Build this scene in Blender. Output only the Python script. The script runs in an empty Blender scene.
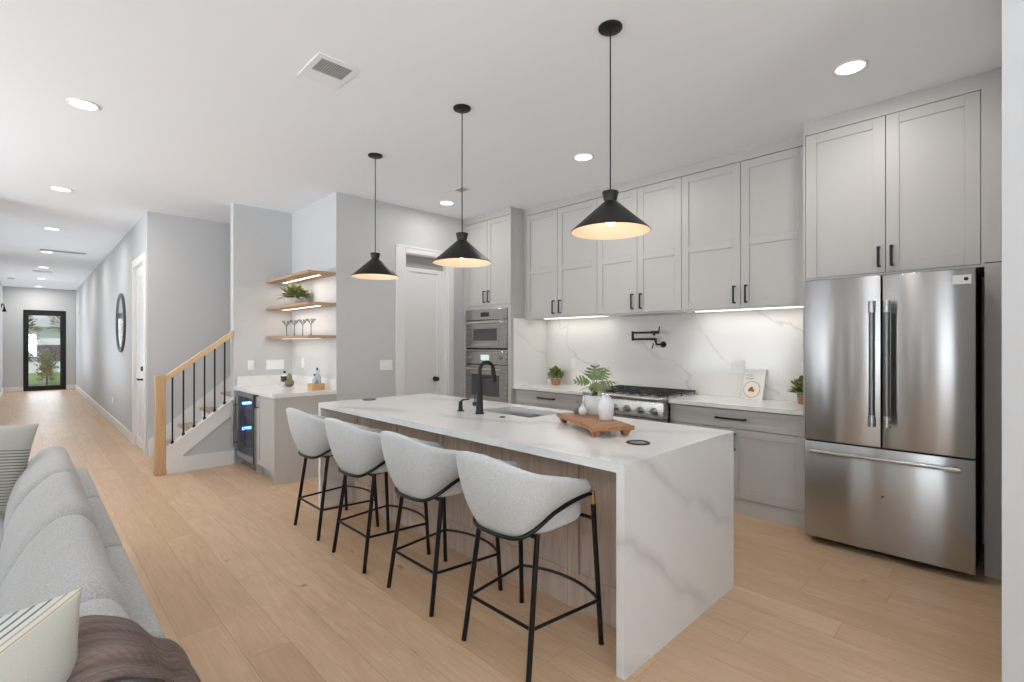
import bpy, bmesh, math, random
from mathutils import Vector, Matrix, noise as mnoise
random.seed(7)
S = bpy.context.scene
COL = S.collection
# ------------------------------------------------------------------ camera
F_PX, YAW, V0, HC = 494.29, 0.77476, 343.4, 1.4316
cam_d = bpy.data.cameras.new('camera'); cam = bpy.data.objects.new('camera', cam_d); COL.objects.link(cam)
cam.location = (0, 0, HC); cam.rotation_euler = (math.pi/2, 0, -YAW)
cam_d.sensor_width = 36; cam_d.lens = F_PX/1024*36; cam_d.shift_y = (V0-341)/1024
cam_d.clip_start = .02; cam_d.clip_end = 200
S.camera = cam
# ------------------------------------------------------------------ view, world
S.view_settings.view_transform = 'Standard'; S.view_settings.look = 'None'
S.view_settings.exposure = -0.40; S.view_settings.gamma = 1; S.view_settings.use_curve_mapping = False
S.cycles.use_denoising = True
S.cycles.max_bounces = 10; S.cycles.diffuse_bounces = 6; S.cycles.glossy_bounces = 5
S.cycles.transparent_max_bounces = 12; S.cycles.transmission_bounces = 8
S.cycles.sample_clamp_indirect = 6; S.cycles.blur_glossy = .5
S.cycles.caustics_reflective = False; S.cycles.caustics_refractive = False
W = bpy.data.worlds.new('sky'); S.world = W; W.use_nodes = True
wn = W.node_tree.nodes; wl = W.node_tree.links
sky = wn.new('ShaderNodeTexSky'); sky.sky_type = 'NISHITA'; sky.sun_disc = False
sky.sun_elevation = math.radians(48); sky.sun_rotation = math.radians(200)
wl.new(sky.outputs[0], wn['Background'].inputs[0]); wn['Background'].inputs[1].default_value = .22
sd = bpy.data.lights.new('sun', 'SUN'); sd.energy = 3.2; sd.angle = .01
so = bpy.data.objects.new('sun', sd); COL.objects.link(so); so.rotation_euler = (math.radians(40), 0, math.radians(-35))

def area(name, loc, rot, sx, sy, w, col=(1, 1, 1), spread=180):
    d = bpy.data.lights.new(name, 'AREA'); d.shape = 'RECTANGLE'; d.size = sx; d.size_y = sy
    d.energy = w; d.color = col; d.spread = math.radians(spread)
    o = bpy.data.objects.new(name, d); COL.objects.link(o); o.location = loc; o.rotation_euler = rot
    return o
DAY = (.86, .95, 1.035)
PI = math.pi
# daylight entering through the living-room windows (left wall x=-5 and back wall y=-4.5)
UPT = math.radians(42)    # aims the lights upward to brighten the ceiling, in place of ground bounce
area('daylight_left_slider', (-4.90, -1.8, 1.32), (0, -PI/2-UPT, 0), 2.0, 3.9, 225, DAY, 105)
area('daylight_left_tall', (-4.93, 1.53, 1.32), (0, -PI/2, 0), 2.3, .24, 4, DAY)
area('daylight_left_narrow', (-4.93, 2.85, 1.32), (0, -PI/2, 0), 2.3, .22, 3.5, DAY)
area('daylight_left_far', (-4.90, 5.6, 1.32), (0, -PI/2-UPT, 0), 2.0, 2.8, 250, DAY, 105)
area('daylight_back_slider', (-1.8, -4.38, 1.32), (PI/2+UPT, 0, 0), 4.4, 2.0, 290, DAY, 105)
area('hall_fill_far', (-.47, 17.0, 1.5), (0, -PI/2-UPT, 0), 2.2, 3.0, 52, DAY)  # added fill in front of the solid hall wall, brightens the far hallway
area('hall_fill_near', (-.47, 11.0, 1.5), (0, -PI/2-UPT, 0), 2.2, 3.0, 52, DAY)  # second unseen fill lamp, added to lift the nearer hallway
area('daylight_front_door', (.36, 20.70, 1.2), (-PI/2, 0, 0), .7, 2.1, 22, DAY)

# ------------------------------------------------------------------ dims
H = 3.106
XW = 4.87          # kitchen wall
XO = 4.214         # oven tower / fridge surround front
XU = 4.437         # upper cabinet fronts
XB = 4.27          # base fronts
# ------------------------------------------------------------------ materials
MATS = {}
def srgb(r, g, b):
    return tuple(((c/255)/12.92 if c/255 <= .04045 else ((c/255+.055)/1.055)**2.4) for c in (r, g, b)) + (1,)
def mat(name, col=(.8, .8, .8), rough=.5, metal=0, spec=.5, **k):
    if name in MATS: return MATS[name]
    m = bpy.data.materials.new(name); m.use_nodes = True; MATS[name] = m
    b = m.node_tree.nodes['Principled BSDF']
    c = tuple(col) if len(col) == 4 else tuple(col)+(1,)
    b.inputs['Base Color'].default_value = c; b.inputs['Roughness'].default_value = rough
    b.inputs['Metallic'].default_value = metal; b.inputs['Specular IOR Level'].default_value = spec
    if 'emit' in k:
        b.inputs['Emission Color'].default_value = k['emit']; b.inputs['Emission Strength'].default_value = k['es']
    for kk in ('Coat Weight', 'Coat Roughness', 'Sheen Weight', 'Sheen Roughness', 'Transmission Weight', 'IOR', 'Alpha', 'Subsurface Weight', 'Anisotropic', 'Anisotropic Rotation'):
        if kk in k: b.inputs[kk].default_value = k[kk]
    return m
class N:
    "tiny node helper"
    def __init__(s, m): s.m = m; s.t = m.node_tree; s.b = s.t.nodes['Principled BSDF']
    def n(s, typ, **k):
        x = s.t.nodes.new('ShaderNode'+typ)
        for a, v in k.items(): setattr(x, a, v)
        return x
    def l(s, a, b): s.t.links.new(a, b)
    def coords(s, kind='Object'):
        return s.n('TexCoord').outputs[kind]
    def mapping(s, src, scale=(1, 1, 1), rot=(0, 0, 0), loc=(0, 0, 0)):
        x = s.n('Mapping'); x.inputs['Scale'].default_value = scale; x.inputs['Rotation'].default_value = rot
        x.inputs['Location'].default_value = loc; s.l(src, x.inputs[0]); return x.outputs[0]
    def noise(s, vec, scale, detail=3, rough=.5, dist=0):
        x = s.n('TexNoise'); x.inputs['Scale'].default_value = scale; x.inputs['Detail'].default_value = detail
        x.inputs['Roughness'].default_value = rough; x.inputs['Distortion'].default_value = dist
        s.l(vec, x.inputs['Vector']); return x.outputs['Fac']
    def ramp(s, fac, stops):
        x = s.n('ValToRGB'); e = x.color_ramp.elements
        while len(e) < len(stops): e.new(.5)
        for i, (p, c) in enumerate(stops):
            e[i].position = p; e[i].color = c if len(c) == 4 else tuple(c)+(1,)
        s.l(fac, x.inputs[0]); return x.outputs[0]
    def mix(s, fac, a, b, mode='MIX'):
        x = s.n('Mix', data_type='RGBA', blend_type=mode)
        for sock, v in ((x.inputs[0], fac), (x.inputs[6], a), (x.inputs[7], b)):
            if hasattr(v, 'links'): s.l(v, sock)
            else: sock.default_value = v
        return x.outputs[2]
    def math(s, op, a, b=None, c=None):
        x = s.n('Math', operation=op)
        for i, v in enumerate((a, b, c)):
            if v is None: continue
            if hasattr(v, 'links'): s.l(v, x.inputs[i])
            else: x.inputs[i].default_value = v
        return x.outputs[0]
    def bump(s, h, strength=.2, dist=.01):
        x = s.n('Bump'); x.inputs['Strength'].default_value = strength; x.inputs['Distance'].default_value = dist
        s.l(h, x.inputs['Height']); s.l(x.outputs[0], s.b.inputs['Normal'])
def fabric(name, c1, c2, scale=380, bump=.35, sheen=.25, rough=.95):
    m = mat(name, c1, rough, spec=.2, **{'Sheen Weight': sheen, 'Sheen Roughness': .5}); n = N(m)
    co = n.coords()
    a = n.noise(co, scale, 2, .6); b = n.noise(co, 18, 3, .5)
    c = n.ramp(a, [(.3, c1), (.7, c2)])
    n.l(n.mix(n.math('MULTIPLY', b, .18), c, tuple(x*.8 for x in c1[:3])+(1,)), n.b.inputs['Base Color'])
    n.bump(a, bump, .002); return m
def wood(name, c1, c2, c3, axis='y', scale=1.0, rough=.5):
    m = mat(name, c1, rough, spec=.3); n = N(m)
    st = {'x': (1.2, 14, 14), 'y': (14, 1.2, 14), 'z': (14, 14, 1.2)}[axis]
    v = n.mapping(n.coords(), tuple(q*scale for q in st))
    a = n.noise(v, 1.6, 5, .6, 1.2); b = n.noise(v, 9, 3, .6, .3)
    c = n.ramp(a, [(.25, c1), (.5, c2), (.78, c3)])
    n.l(n.mix(n.math('MULTIPLY', b, .3), c, c1), n.b.inputs['Base Color'])
    n.bump(b, .12, .002); return m

m_wall = mat('wall_paint', (.575, .582, .588), .85, spec=.2)
n = N(m_wall); n.bump(n.noise(n.coords(), 160, 2), .05, .002)
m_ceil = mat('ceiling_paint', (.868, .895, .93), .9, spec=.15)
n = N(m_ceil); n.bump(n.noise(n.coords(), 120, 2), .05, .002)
m_trim = mat('trim_white_paint', (.80, .80, .80), .45, spec=.4)
n = N(m_trim); n.bump(n.noise(n.coords(), 60, 2), .03, .001)
m_cab = mat('cabinet_greige_paint', (.485, .47, .45), .42, spec=.4)
n = N(m_cab); n.bump(n.noise(n.coords(), 90, 2), .03, .001)
m_black = mat('matte_black_metal', (.012, .012, .013), .42, .3)
n = N(m_black); n.bump(n.noise(n.coords(), 300, 2), .04, .001)
m_blacks = mat('black_satin_tube', (.010, .010, .011), .3, .4)
m_dark = mat('dark_interior', (.02, .02, .02), .7)
m_iron = mat('cast_iron', (.05, .05, .052), .6, .4)
n = N(m_iron); n.bump(n.noise(n.coords(), 260, 3), .3, .002)
m_brass = mat('brushed_brass', (.62, .42, .20), .3, 1)
m_bluewhite = mat('ceramic_white', (.78, .78, .77), .25, spec=.5)
m_glass = mat('clear_glass', (.9, .95, .95), .03, 0, **{'Transmission Weight': 1, 'IOR': 1.3})
def pane(name, tint=(1, 1, 1, 1), gl=.12):
    m = bpy.data.materials.new(name); m.use_nodes = True; t = m.node_tree; t.nodes.clear()
    o = t.nodes.new('ShaderNodeOutputMaterial'); a = t.nodes.new('ShaderNodeBsdfTransparent'); g = t.nodes.new('ShaderNodeBsdfGlossy')
    a.inputs[0].default_value = tint; g.inputs['Roughness'].default_value = .03
    x = t.nodes.new('ShaderNodeMixShader'); x.inputs[0].default_value = gl
    t.links.new(a.outputs[0], x.inputs[1]); t.links.new(g.outputs[0], x.inputs[2]); t.links.new(x.outputs[0], o.inputs[0]); return m
m_pane = pane('window_glass'); m_cpane = pane('cooler_glass', (.80, .81, .85, 1), .16)
m_thin = pane('thin_glassware', (.80, .82, .82, 1), .03)

# steel (brushed sideways -> highlights stretch upward)
def steel(name, col, rough, aniso=.75, sc=(1, 1, 60)):
    m = mat(name, col, rough, 1, **{'Anisotropic': aniso, 'Anisotropic Rotation': .25}); n = N(m)
    tg = n.n('Tangent', direction_type='RADIAL', axis='Z'); n.l(tg.outputs[0], n.b.inputs['Tangent'])
    v = n.mapping(n.coords(), sc)
    h = n.noise(v, 6, 3, .6)
    r = n.math('MULTIPLY_ADD', h, .10, rough-.05); n.l(r, n.b.inputs['Roughness'])
    v2 = n.mapping(n.coords(), (1, 1, .25)); w = n.noise(v2, 3.0, 1, .4)
    n.bump(w, .05, .03)
    return m
m_steel = steel('brushed_steel', (.47, .468, .465), .25, .97)
m_steel2 = steel('brushed_steel_bright', (.50, .50, .49), .27, .4)
m_bar = mat('polished_steel_bar', (.74, .74, .73), .2, 1)
m_sink = mat('sink_steel', (.74, .74, .74), .36, 1)

# floor : oak planks running along +y
m_floor = mat('oak_plank_floor', (.6, .45, .33), .42, spec=.35); n = N(m_floor)
co = n.coords(); sx = n.n('SeparateXYZ'); n.l(co, sx.inputs[0]); PW, PL = .19, 1.9
row = n.math('FLOOR', n.math('DIVIDE', sx.outputs[0], PW))
wnz = n.n('TexWhiteNoise', noise_dimensions='1D'); n.l(row, wnz.inputs['W'])
along = n.math('ADD', sx.outputs[1], n.math('MULTIPLY', wnz.outputs[0], PL))
pi_ = n.math('FLOOR', n.math('DIVIDE', along, PL))
cv = n.n('CombineXYZ'); n.l(row, cv.inputs[0]); n.l(pi_, cv.inputs[1])
pr = n.n('TexWhiteNoise', noise_dimensions='3D'); n.l(cv.outputs[0], pr.inputs['Vector'])
fx = n.math('FRACT', n.math('DIVIDE', sx.outputs[0], PW)); fy = n.math('FRACT', n.math('DIVIDE', along, PL))
ex = n.math('MULTIPLY', n.math('MINIMUM', fx, n.math('SUBTRACT', 1, fx)), PW)
ey = n.math('MULTIPLY', n.math('MINIMUM', fy, n.math('SUBTRACT', 1, fy)), PL)
edge = n.math('MINIMUM', ex, ey)
gap = n.math('SUBTRACT', 1, n.math('SMOOTH_MIN', n.math('DIVIDE', edge, .0022), 1, .1))
gv = n.n('CombineXYZ'); n.l(n.math('ADD', sx.outputs[0], n.math('MULTIPLY', pr.outputs[0], 7)), gv.inputs[0]); n.l(along, gv.inputs[1]); n.l(n.math('MULTIPLY', pr.outputs[0], 31), gv.inputs[2])
gr = n.noise(n.mapping(gv.outputs[0], (22, 1.5, 1)), 1.4, 5, .62, 1.6)
g2 = n.noise(n.mapping(gv.outputs[0], (90, 3, 1)), 2, 3, .6, .4)
big = n.noise(n.mapping(gv.outputs[0], (5, 1.4, 1)), 1.2, 3, .55, 1.2)
base = n.ramp(pr.outputs[0], [(0, srgb(200, 168, 134)), (.35, srgb(208, 177, 144)), (.7, srgb(214, 184, 152)), (1, srgb(204, 172, 139))])
c = n.mix(n.ramp(gr, [(.35, (0, 0, 0)), (.75, (.55, .55, .55))]), base, srgb(176, 144, 113))
c = n.mix(n.ramp(g2, [(.4, (0, 0, 0)), (.8, (.22, .22, .22))]), c, srgb(168, 138, 110))
c = n.mix(n.ramp(big, [(.46, (0, 0, 0)), (.72, (.6, .6, .6))]), c, srgb(186, 152, 120))
knot = n.noise(n.mapping(gv.outputs[0], (6, 2.2, 1)), 1.5, 2, .5, .5)
c = n.mix(n.ramp(knot, [(.74, (0, 0, 0)), (.80, (.7, .7, .7))]), c, srgb(112, 84, 62))
c = n.mix(n.math('MULTIPLY', gap, .55), c, srgb(104, 78, 56))
n.l(c, n.b.inputs['Base Color'])
n.l(n.math('MULTIPLY_ADD', gr, .12, .34), n.b.inputs['Roughness'])
n.bump(n.math('SUBTRACT', n.math('MULTIPLY', g2, .25), gap), .25, .0015)

# veined quartz
def quartz(name, base, vein, dirv, per, wid, amt, dist=.55, rough=.16, off=0.0):
    "soft veins: noise-bent parallel bands that fade in and out"
    m = mat(name, base, rough, spec=.45); n = N(m); co = n.coords()
    dt = n.n('VectorMath', operation='DOT_PRODUCT'); n.l(co, dt.inputs[0]); dt.inputs[1].default_value = dirv
    nz = n.noise(co, 1.5, 5, .55, .6)
    w = n.math('ADD', n.math('MULTIPLY', dt.outputs['Value'], 1/per), n.math('MULTIPLY_ADD', nz, dist*2, off))
    d = n.math('ABSOLUTE', n.math('SUBTRACT', n.math('FRACT', w), .5))
    k = n.ramp(d, [(0, (amt, amt, amt)), (wid*.5, (amt*.55, amt*.55, amt*.55)), (wid*1.6, (0, 0, 0))])
    g = n.noise(co, 1.7, 2, .5); gg = n.ramp(g, [(.36, (.1, .1, .1)), (.58, (1, 1, 1))])
    kk = n.mix(1.0, k, gg, 'MULTIPLY')
    b2 = n.noise(co, 2.6, 3, .5, .8)
    c = n.mix(kk, base, vein); c = n.mix(n.math('MULTIPLY', b2, .06), c, vein)
    n.l(c, n.b.inputs['Base Color']); return m
m_quartz = quartz('white_veined_quartz', srgb(232, 232, 231), srgb(146, 146, 144), (.62, .22, 1.0), .50, .085, .34, .40, .17, .30)
m_qplain = quartz('plain_white_quartz', srgb(236, 235, 233), srgb(190, 188, 184), (.5, .5, 1.0), .5, .04, .25, .5, .17)
m_splash = quartz('backsplash_veined_quartz', srgb(233, 230, 226), srgb(160, 156, 150), (0, -.80, 1.0), .66, .034, .40, .95, .12)

m_oak = wood('oak_rail_wood', srgb(186, 150, 112), srgb(198, 163, 124), srgb(208, 175, 138), 'z')
m_oakx = wood('oak_shelf_wood', srgb(168, 140, 114), srgb(180, 152, 126), srgb(190, 163, 136), 'y')
m_tread = wood('oak_tread_wood', srgb(165, 140, 122), srgb(178, 154, 136), srgb(190, 167, 150), 'y')
m_isl = wood('island_walnut_wood', srgb(165, 148, 135), srgb(196, 179, 165), srgb(216, 201, 188), 'z', .8)
m_tray = wood('tray_acacia_wood', srgb(132, 90, 58), srgb(164, 116, 76), srgb(190, 146, 104), 'x', 1.2, .35)
m_boxw = wood('caddy_pine_wood', srgb(188, 148, 100), srgb(200, 160, 112), srgb(210, 172, 124), 'x')
m_boucle = fabric('stool_boucle', (.52, .55, .555, 1), (.74, .765, .77, 1), 200, .8)
m_sofa = fabric('sofa_linen', (.31, .303, .293, 1), (.56, .55, .53, 1), 240, .8)
m_led = mat('led_diffuser', (1, 1, 1), .5, emit=(1, .97, .93, 1), es=6)
m_ledw = mat('warm_led_strip', (1, 1, 1), .5, emit=(1, .88, .74, 1), es=2.2)
m_ledc = mat('under_cabinet_led', (1, 1, 1), .5, emit=(1, .96, .90, 1), es=2)
m_bulb = mat('bulb', (1, 1, 1), .5, emit=(1, .85, .62, 1), es=7)
m_blue = mat('blue_led', (.1, .2, 1), .5, emit=(.10, .28, 1, 1), es=22)
m_disp = mat('oven_display', (.7, .8, .8), .5, emit=(.75, .9, .9, 1), es=.5)
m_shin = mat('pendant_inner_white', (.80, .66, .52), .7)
m_leafa = mat('leaf_bright_green', srgb(112, 132, 66), .5); n = N(m_leafa); n.l(n.ramp(n.noise(n.coords(), 40, 2), [(.3, srgb(122, 134, 70)), (.7, srgb(184, 190, 122))]), n.b.inputs['Base Color'])
m_leafb = mat('leaf_deep_green', srgb(64, 98, 50), .4); n = N(m_leafb); n.l(n.ramp(n.noise(n.coords(), 30, 2), [(.3, srgb(82, 96, 58)), (.7, srgb(136, 148, 98))]), n.b.inputs['Base Color'])
m_stem = mat('stem_green', srgb(92, 110, 60), .6)
m_terra = mat('terracotta', srgb(176, 132, 104), .85); n = N(m_terra); n.bump(n.noise(n.coords(), 200, 3), .2, .002)
m_stone = mat('stone_bowl', srgb(190, 186, 178), .8); n = N(m_stone); n.bump(n.noise(n.coords(), 90, 3), .3, .003)
m_grey = mat('grey_vase_glaze', srgb(128, 130, 132), .4)
m_plate = mat('switch_plate_white', (.86, .86, .85), .35)
m_vent = mat('vent_white_metal', (.84, .86, .88), .5)
m_ventd = mat('vent_duct_dark', (.24, .24, .24), .8)
m_mirror = mat('mirror_glass', (.45, .46, .46), .08, 1)
m_frame = mat('mirror_frame_grey', (.10, .10, .098), .5, .3)

# ------------------------------------------------------------------ mesh builder
class MB:
    def __init__(s): s.bm = bmesh.new()
    def box(s, a, b, bev=.0, seg=1, M=None):
        a, b = Vector(a), Vector(b); lo = Vector(map(min, a, b)); hi = Vector(map(max, a, b))
        r = bmesh.ops.create_cube(s.bm, size=1); vs = r['verts']; c = (lo+hi)/2; d = hi-lo
        for v in vs: v.co = Vector((v.co.x*d.x, v.co.y*d.y, v.co.z*d.z))+c
        if bev > 0:
            bev = min(bev, min(d)*.45)
            es = list({e for v in vs for e in v.link_edges})
            r = bmesh.ops.bevel(s.bm, geom=es, offset=bev, segments=seg, profile=.5, affect='EDGES'); vs = list({v for f in r['faces'] for v in f.verts} | {v for v in vs if v.is_valid})
        if M is not None: bmesh.ops.transform(s.bm, matrix=M, verts=vs)
        return s
    def loft(s, rings, closed=True, caps=True):
        R = [[s.bm.verts.new(p) for p in r] for r in rings]; n = len(R[0])
        for i in range(len(R)-1):
            for j in range(n if closed else n-1):
                k = (j+1) % n
                try: s.bm.faces.new((R[i][j], R[i][k], R[i+1][k], R[i+1][j]))
                except ValueError: pass
        if caps and closed:
            for r in (R[0][::-1], R[-1]):
                try: s.bm.faces.new(r)
                except ValueError: pass
        return s
    def tube(s, pts, r, seg=10, closed=False):
        pts = [Vector(p) for p in pts]; n = len(pts); rr = r if isinstance(r, (list, tuple)) else [r]*n
        rings = []; up = None
        for i, p in enumerate(pts):
            if closed: t = (pts[(i+1) % n]-pts[i-1]).normalized()
            else: t = (pts[min(i+1, n-1)]-pts[max(i-1, 0)]).normalized()
            if up is None: up = t.orthogonal().normalized()
            up = (up-t*up.dot(t)); up = up.normalized() if up.length > 1e-6 else t.orthogonal().normalized()
            w = t.cross(up)
            rings.append([p+(up*math.cos(a)+w*math.sin(a))*rr[i] for a in [2*PI*k/seg for k in range(seg)]])
        if closed: rings.append(rings[0][:]); s.loft(rings, True, False); bmesh.ops.remove_doubles(s.bm, verts=s.bm.verts, dist=1e-6)
        else: s.loft(rings)
        return s
    def lathe(s, prof, c=(0, 0, 0), seg=32, cap=True):
        c = Vector(c); rings = [[c+Vector((max(r, 1e-4)*math.cos(a), max(r, 1e-4)*math.sin(a), z)) for a in [2*PI*k/seg for k in range(seg)]] for r, z in prof]
        return s.loft(rings, True, cap)
    def cyl(s, a, b, r, seg=16): return s.tube([a, b], r, seg)
    def prism(s, poly, d, axis='y'):
        "poly: 2-D points; extruded between d[0] and d[1] along axis"
        f = {'y': lambda p, q: (p[0], q, p[1]), 'z': lambda p, q: (p[0], p[1], q), 'x': lambda p, q: (q, p[0], p[1])}[axis]
        return s.loft([[f(p, d[0]) for p in poly], [f(p, d[1]) for p in poly]])
    def xf(s, M): bmesh.ops.transform(s.bm, matrix=M, verts=s.bm.verts); return s
    def build(s, name, m, parent=None, ang=38, origin=None, **props):
        bmesh.ops.recalc_face_normals(s.bm, faces=s.bm.faces)
        if parent is None and origin is None:
            xs = [v.co for v in s.bm.verts]
            origin = ((min(v.x for v in xs)+max(v.x for v in xs))/2, (min(v.y for v in xs)+max(v.y for v in xs))/2, min(v.z for v in xs))
        if origin is not None:
            bmesh.ops.translate(s.bm, vec=-Vector(origin), verts=s.bm.verts)
        me = bpy.data.meshes.new(name); s.bm.to_mesh(me); s.bm.free()
        me.polygons.foreach_set('use_smooth', [True]*len(me.polygons)); me.set_sharp_from_angle(angle=math.radians(ang))
        for mm in (m if isinstance(m, (list, tuple)) else [m]): me.materials.append(mm)
        o = bpy.data.objects.new(name, me); COL.objects.link(o)
        if origin is not None: o.location = origin
        if parent is not None:
            o.parent = parent; o.matrix_parent_inverse = wm(parent).inverted()
        for k, v in props.items(): o[k] = v
        return o
def wm(o):
    M = Matrix.Translation(o.location) @ o.rotation_euler.to_matrix().to_4x4()
    return (wm(o.parent) @ o.matrix_parent_inverse @ M) if o.parent else M
def thing(name, label, cat, loc=(0, 0, 0), group=None):
    o = bpy.data.objects.new(name, None); COL.objects.link(o); o.location = loc; o.empty_display_size = .1
    o['label'] = label; o['category'] = cat
    if group: o['group'] = group
    return o
def B(a, b, bev=0, seg=1): return MB().box(a, b, bev, seg)
def struct(mb, name, m, label, cat=None):
    o = mb.build(name, m); o['kind'] = 'structure'; o['label'] = label; o['category'] = cat or name.split('_')[0]; return o

# shaker front facing -x at plane x0
def shaker_x(x0, y0, y1, z0, z1, fr=.062, mid=None, t=.02, rec=.008, bev=.0015):
    mb = MB()
    mb.box((x0+rec, y0+fr*.5, z0+fr*.5), (x0+t, y1-fr*.5, z1-fr*.5))
    mb.box((x0, y0, z0), (x0+t, y0+fr, z1), bev); mb.box((x0, y1-fr, z0), (x0+t, y1, z1), bev)
    mb.box((x0, y0+fr, z0), (x0+t, y1-fr, z0+fr), bev); mb.box((x0, y0+fr, z1-fr), (x0+t, y1-fr, z1), bev)
    if mid: mb.box((x0, y0+fr, mid-fr*.5), (x0+t, y1-fr, mid+fr*.5), bev)
    return mb
def pull_x(x0, y, z, L, vert=True, r=.0078, out=.032):
    mb = MB(); h = L/2
    if vert:
        mb.box((x0-out-.010, y-r, z-h), (x0-out+.001, y+r, z+h), .002)
        for q in (z-h+.006, z+h-.006): mb.box((x0-out-.002, y-r, q-.006), (x0, y+r, q+.006))
    else:
        mb.box((x0-out-.010, y-h, z-r), (x0-out+.001, y+h, z+r), .002)
        for q in (y-h+.006, y+h-.006): mb.box((x0-out-.002, q-.006, z-r), (x0, q+.006, z+r))
    return mb
# ================================================================== ROOM SHELL
LX, BY, FY = -5.0, -4.5, 20.76      # left wall, back wall, hallway end
struct(B((LX-.1, BY-.1, -.08), (5.0, 20.9, 0)), 'floor', m_floor, 'light oak plank floor running down the kitchen and hallway')
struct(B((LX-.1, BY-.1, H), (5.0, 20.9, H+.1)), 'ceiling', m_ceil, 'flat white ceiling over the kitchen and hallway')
def wallf(mb, name, label): return struct(mb, name, m_wall, label, 'wall')
wallf(B((XW, -.1, 0), (XW+.12, 7.9, H)), 'wall_right', 'grey wall behind the kitchen cabinets')
# jamb / wall at the right edge of the frame and the room behind the camera
mbw = MB(); mbw.box((2.5, BY, 0), (2.62, .038, H)).box((2.62, -.1, 0), (XW, .038, H))
wallf(mbw, 'wall_near', 'pale grey wall end beside the refrigerator')
# back wall with slider opening, left wall with openings
mbw = MB(); mbw.box((LX, BY-.12, 2.5), (2.62, BY, H)).box((LX, BY-.12, 0), (-4.05, BY, 2.5)).box((.45, BY-.12, 0), (2.62, BY, 2.5)).box((-4.05, BY-.12, 0), (.45, BY, .1))
wallf(mbw, 'wall_back', 'grey living room wall with the wide rear window')
ops = [(-3.8, .20), (1.26, 1.80), (2.62, 3.08), (4.15, 7.05)]
mbw = MB(); mbw.box((LX-.12, BY, 2.5), (LX, 8.0, H)).box((LX-.12, BY, 0), (LX, 8.0, .12))
prev = BY
for a, b in ops+[(8.0, 8.0)]:
    mbw.box((LX-.12, prev, .12), (LX, a, 2.5)); prev = b
wallf(mbw, 'wall_left', 'grey living room wall with tall windows')
for i, (a, b) in enumerate(ops):
    w = MB()
    for q in (a, b-.05): w.box((LX-.1, q, .12), (LX-.02, q+.05, 2.5))
    for q in (.12, 2.45): w.box((LX-.1, a+.05, q), (LX-.02, b-.05, q+.05))
    if b-a > 1: w.box((LX-.1, (a+b)/2-.03, .17), (LX-.02, (a+b)/2+.03, 2.45))
    o = struct(w, 'window_%d' % (i+1), m_black, 'dark framed living room window number %d along the left wall' % (i+1), 'window')
    B((LX-.07, a+.05, .17), (LX-.064, b-.05, 2.45)).build('window_pane', m_pane, o)
w = MB()
for q in (-4.05, -1.83, .40): w.box((q, BY-.1, .1), (q+.05, BY-.02, 2.5))
for q in (.1, 2.45): w.box((-4.0, BY-.1, q), (.40, BY-.02, q+.05))
o = struct(w, 'window_5', m_black, 'dark framed wide rear window of the living room', 'window')
B((-4.0, BY-.07, .15), (.40, BY-.064, 2.45)).build('window_pane', m_pane, o)
# hallway
wallf(B((LX, 8.0, 0), (-.53, 8.12, H)), 'wall_living', 'grey wall closing the living room')
wallf(B((-.65, 8.12, 0), (-.53, FY+.1, H)), 'wall_hall_left', 'pale grey left wall of the hallway')
DW = (7.88, 8.72, 2.50)
mbw = MB(); mbw.box((1.076, 7.7, 0), (1.196, DW[0], H)).box((1.076, DW[1], 0), (1.196, FY+.1, H)).box((1.076, DW[0], DW[2]), (1.196, DW[1], H))
wallf(mbw, 'wall_hall_right', 'pale grey hallway wall with the round mirror')
wallf(B((1.196, 7.7, 0), (XW, 7.82, H)), 'wall_stair', 'grey wall behind the staircase')
wallf(B((1.75, 6.541, 0), (2.53, 6.66, H)), 'wall_bar_back', 'grey wall behind the bar counter, ending beside the stairs')
wallf(B((2.53, 6.5415, 0), (XW, 6.66, H)), 'wall_pantry_back', 'grey back wall of the pantry')
wallf(B((2.43, 5.373, 0), (2.55, 6.541, H)), 'wall_bar_side', 'grey side wall carrying the three oak shelves')
PD = (3.30, 3.955, 2.545)
mbw = MB(); mbw.box((2.43, 5.254, 0), (PD[0], 5.373, H)).box((PD[1], 5.254, 0), (XW, 5.373, H)).box((PD[0], 5.254, PD[2]), (PD[1], 5.373, H))
wallf(mbw, 'wall_pantry', 'pale grey wall around the white pantry door')
mbw = MB(); D0, D1, DZ = -.105, .845, 2.44
mbw.box((-.53, FY, 0), (D0, FY+.12, H)).box((D1, FY, 0), (1.076, FY+.12, H)).box((D0, FY, DZ), (D1, FY+.12, H))
wallf(mbw, 'wall_entry', 'pale grey wall around the black front door')
# baseboards
def bb(name, a, b, label): struct(B(a, b, .006), name, m_trim, label, 'baseboard')
bb('baseboard_hall_right', (1.060, DW[1]+.10, 0), (1.076, FY, .14), 'white baseboard along the right hallway wall')
bb('baseboard_hall_left', (-.53, 8.1, 0), (-.514, FY, .14), 'white baseboard along the left hallway wall')
bb('baseboard_entry_left', (-.514, FY-.016, 0), (D0-.0, FY, .14), 'short white baseboard left of the front door')
bb('baseboard_entry_right', (D1, FY-.016, 0), (1.06, FY, .14), 'short white baseboard right of the front door')
bb('baseboard_pantry', (2.43, 5.238, 0), (3.17, 5.254, .14), 'white baseboard left of the pantry door')
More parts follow.
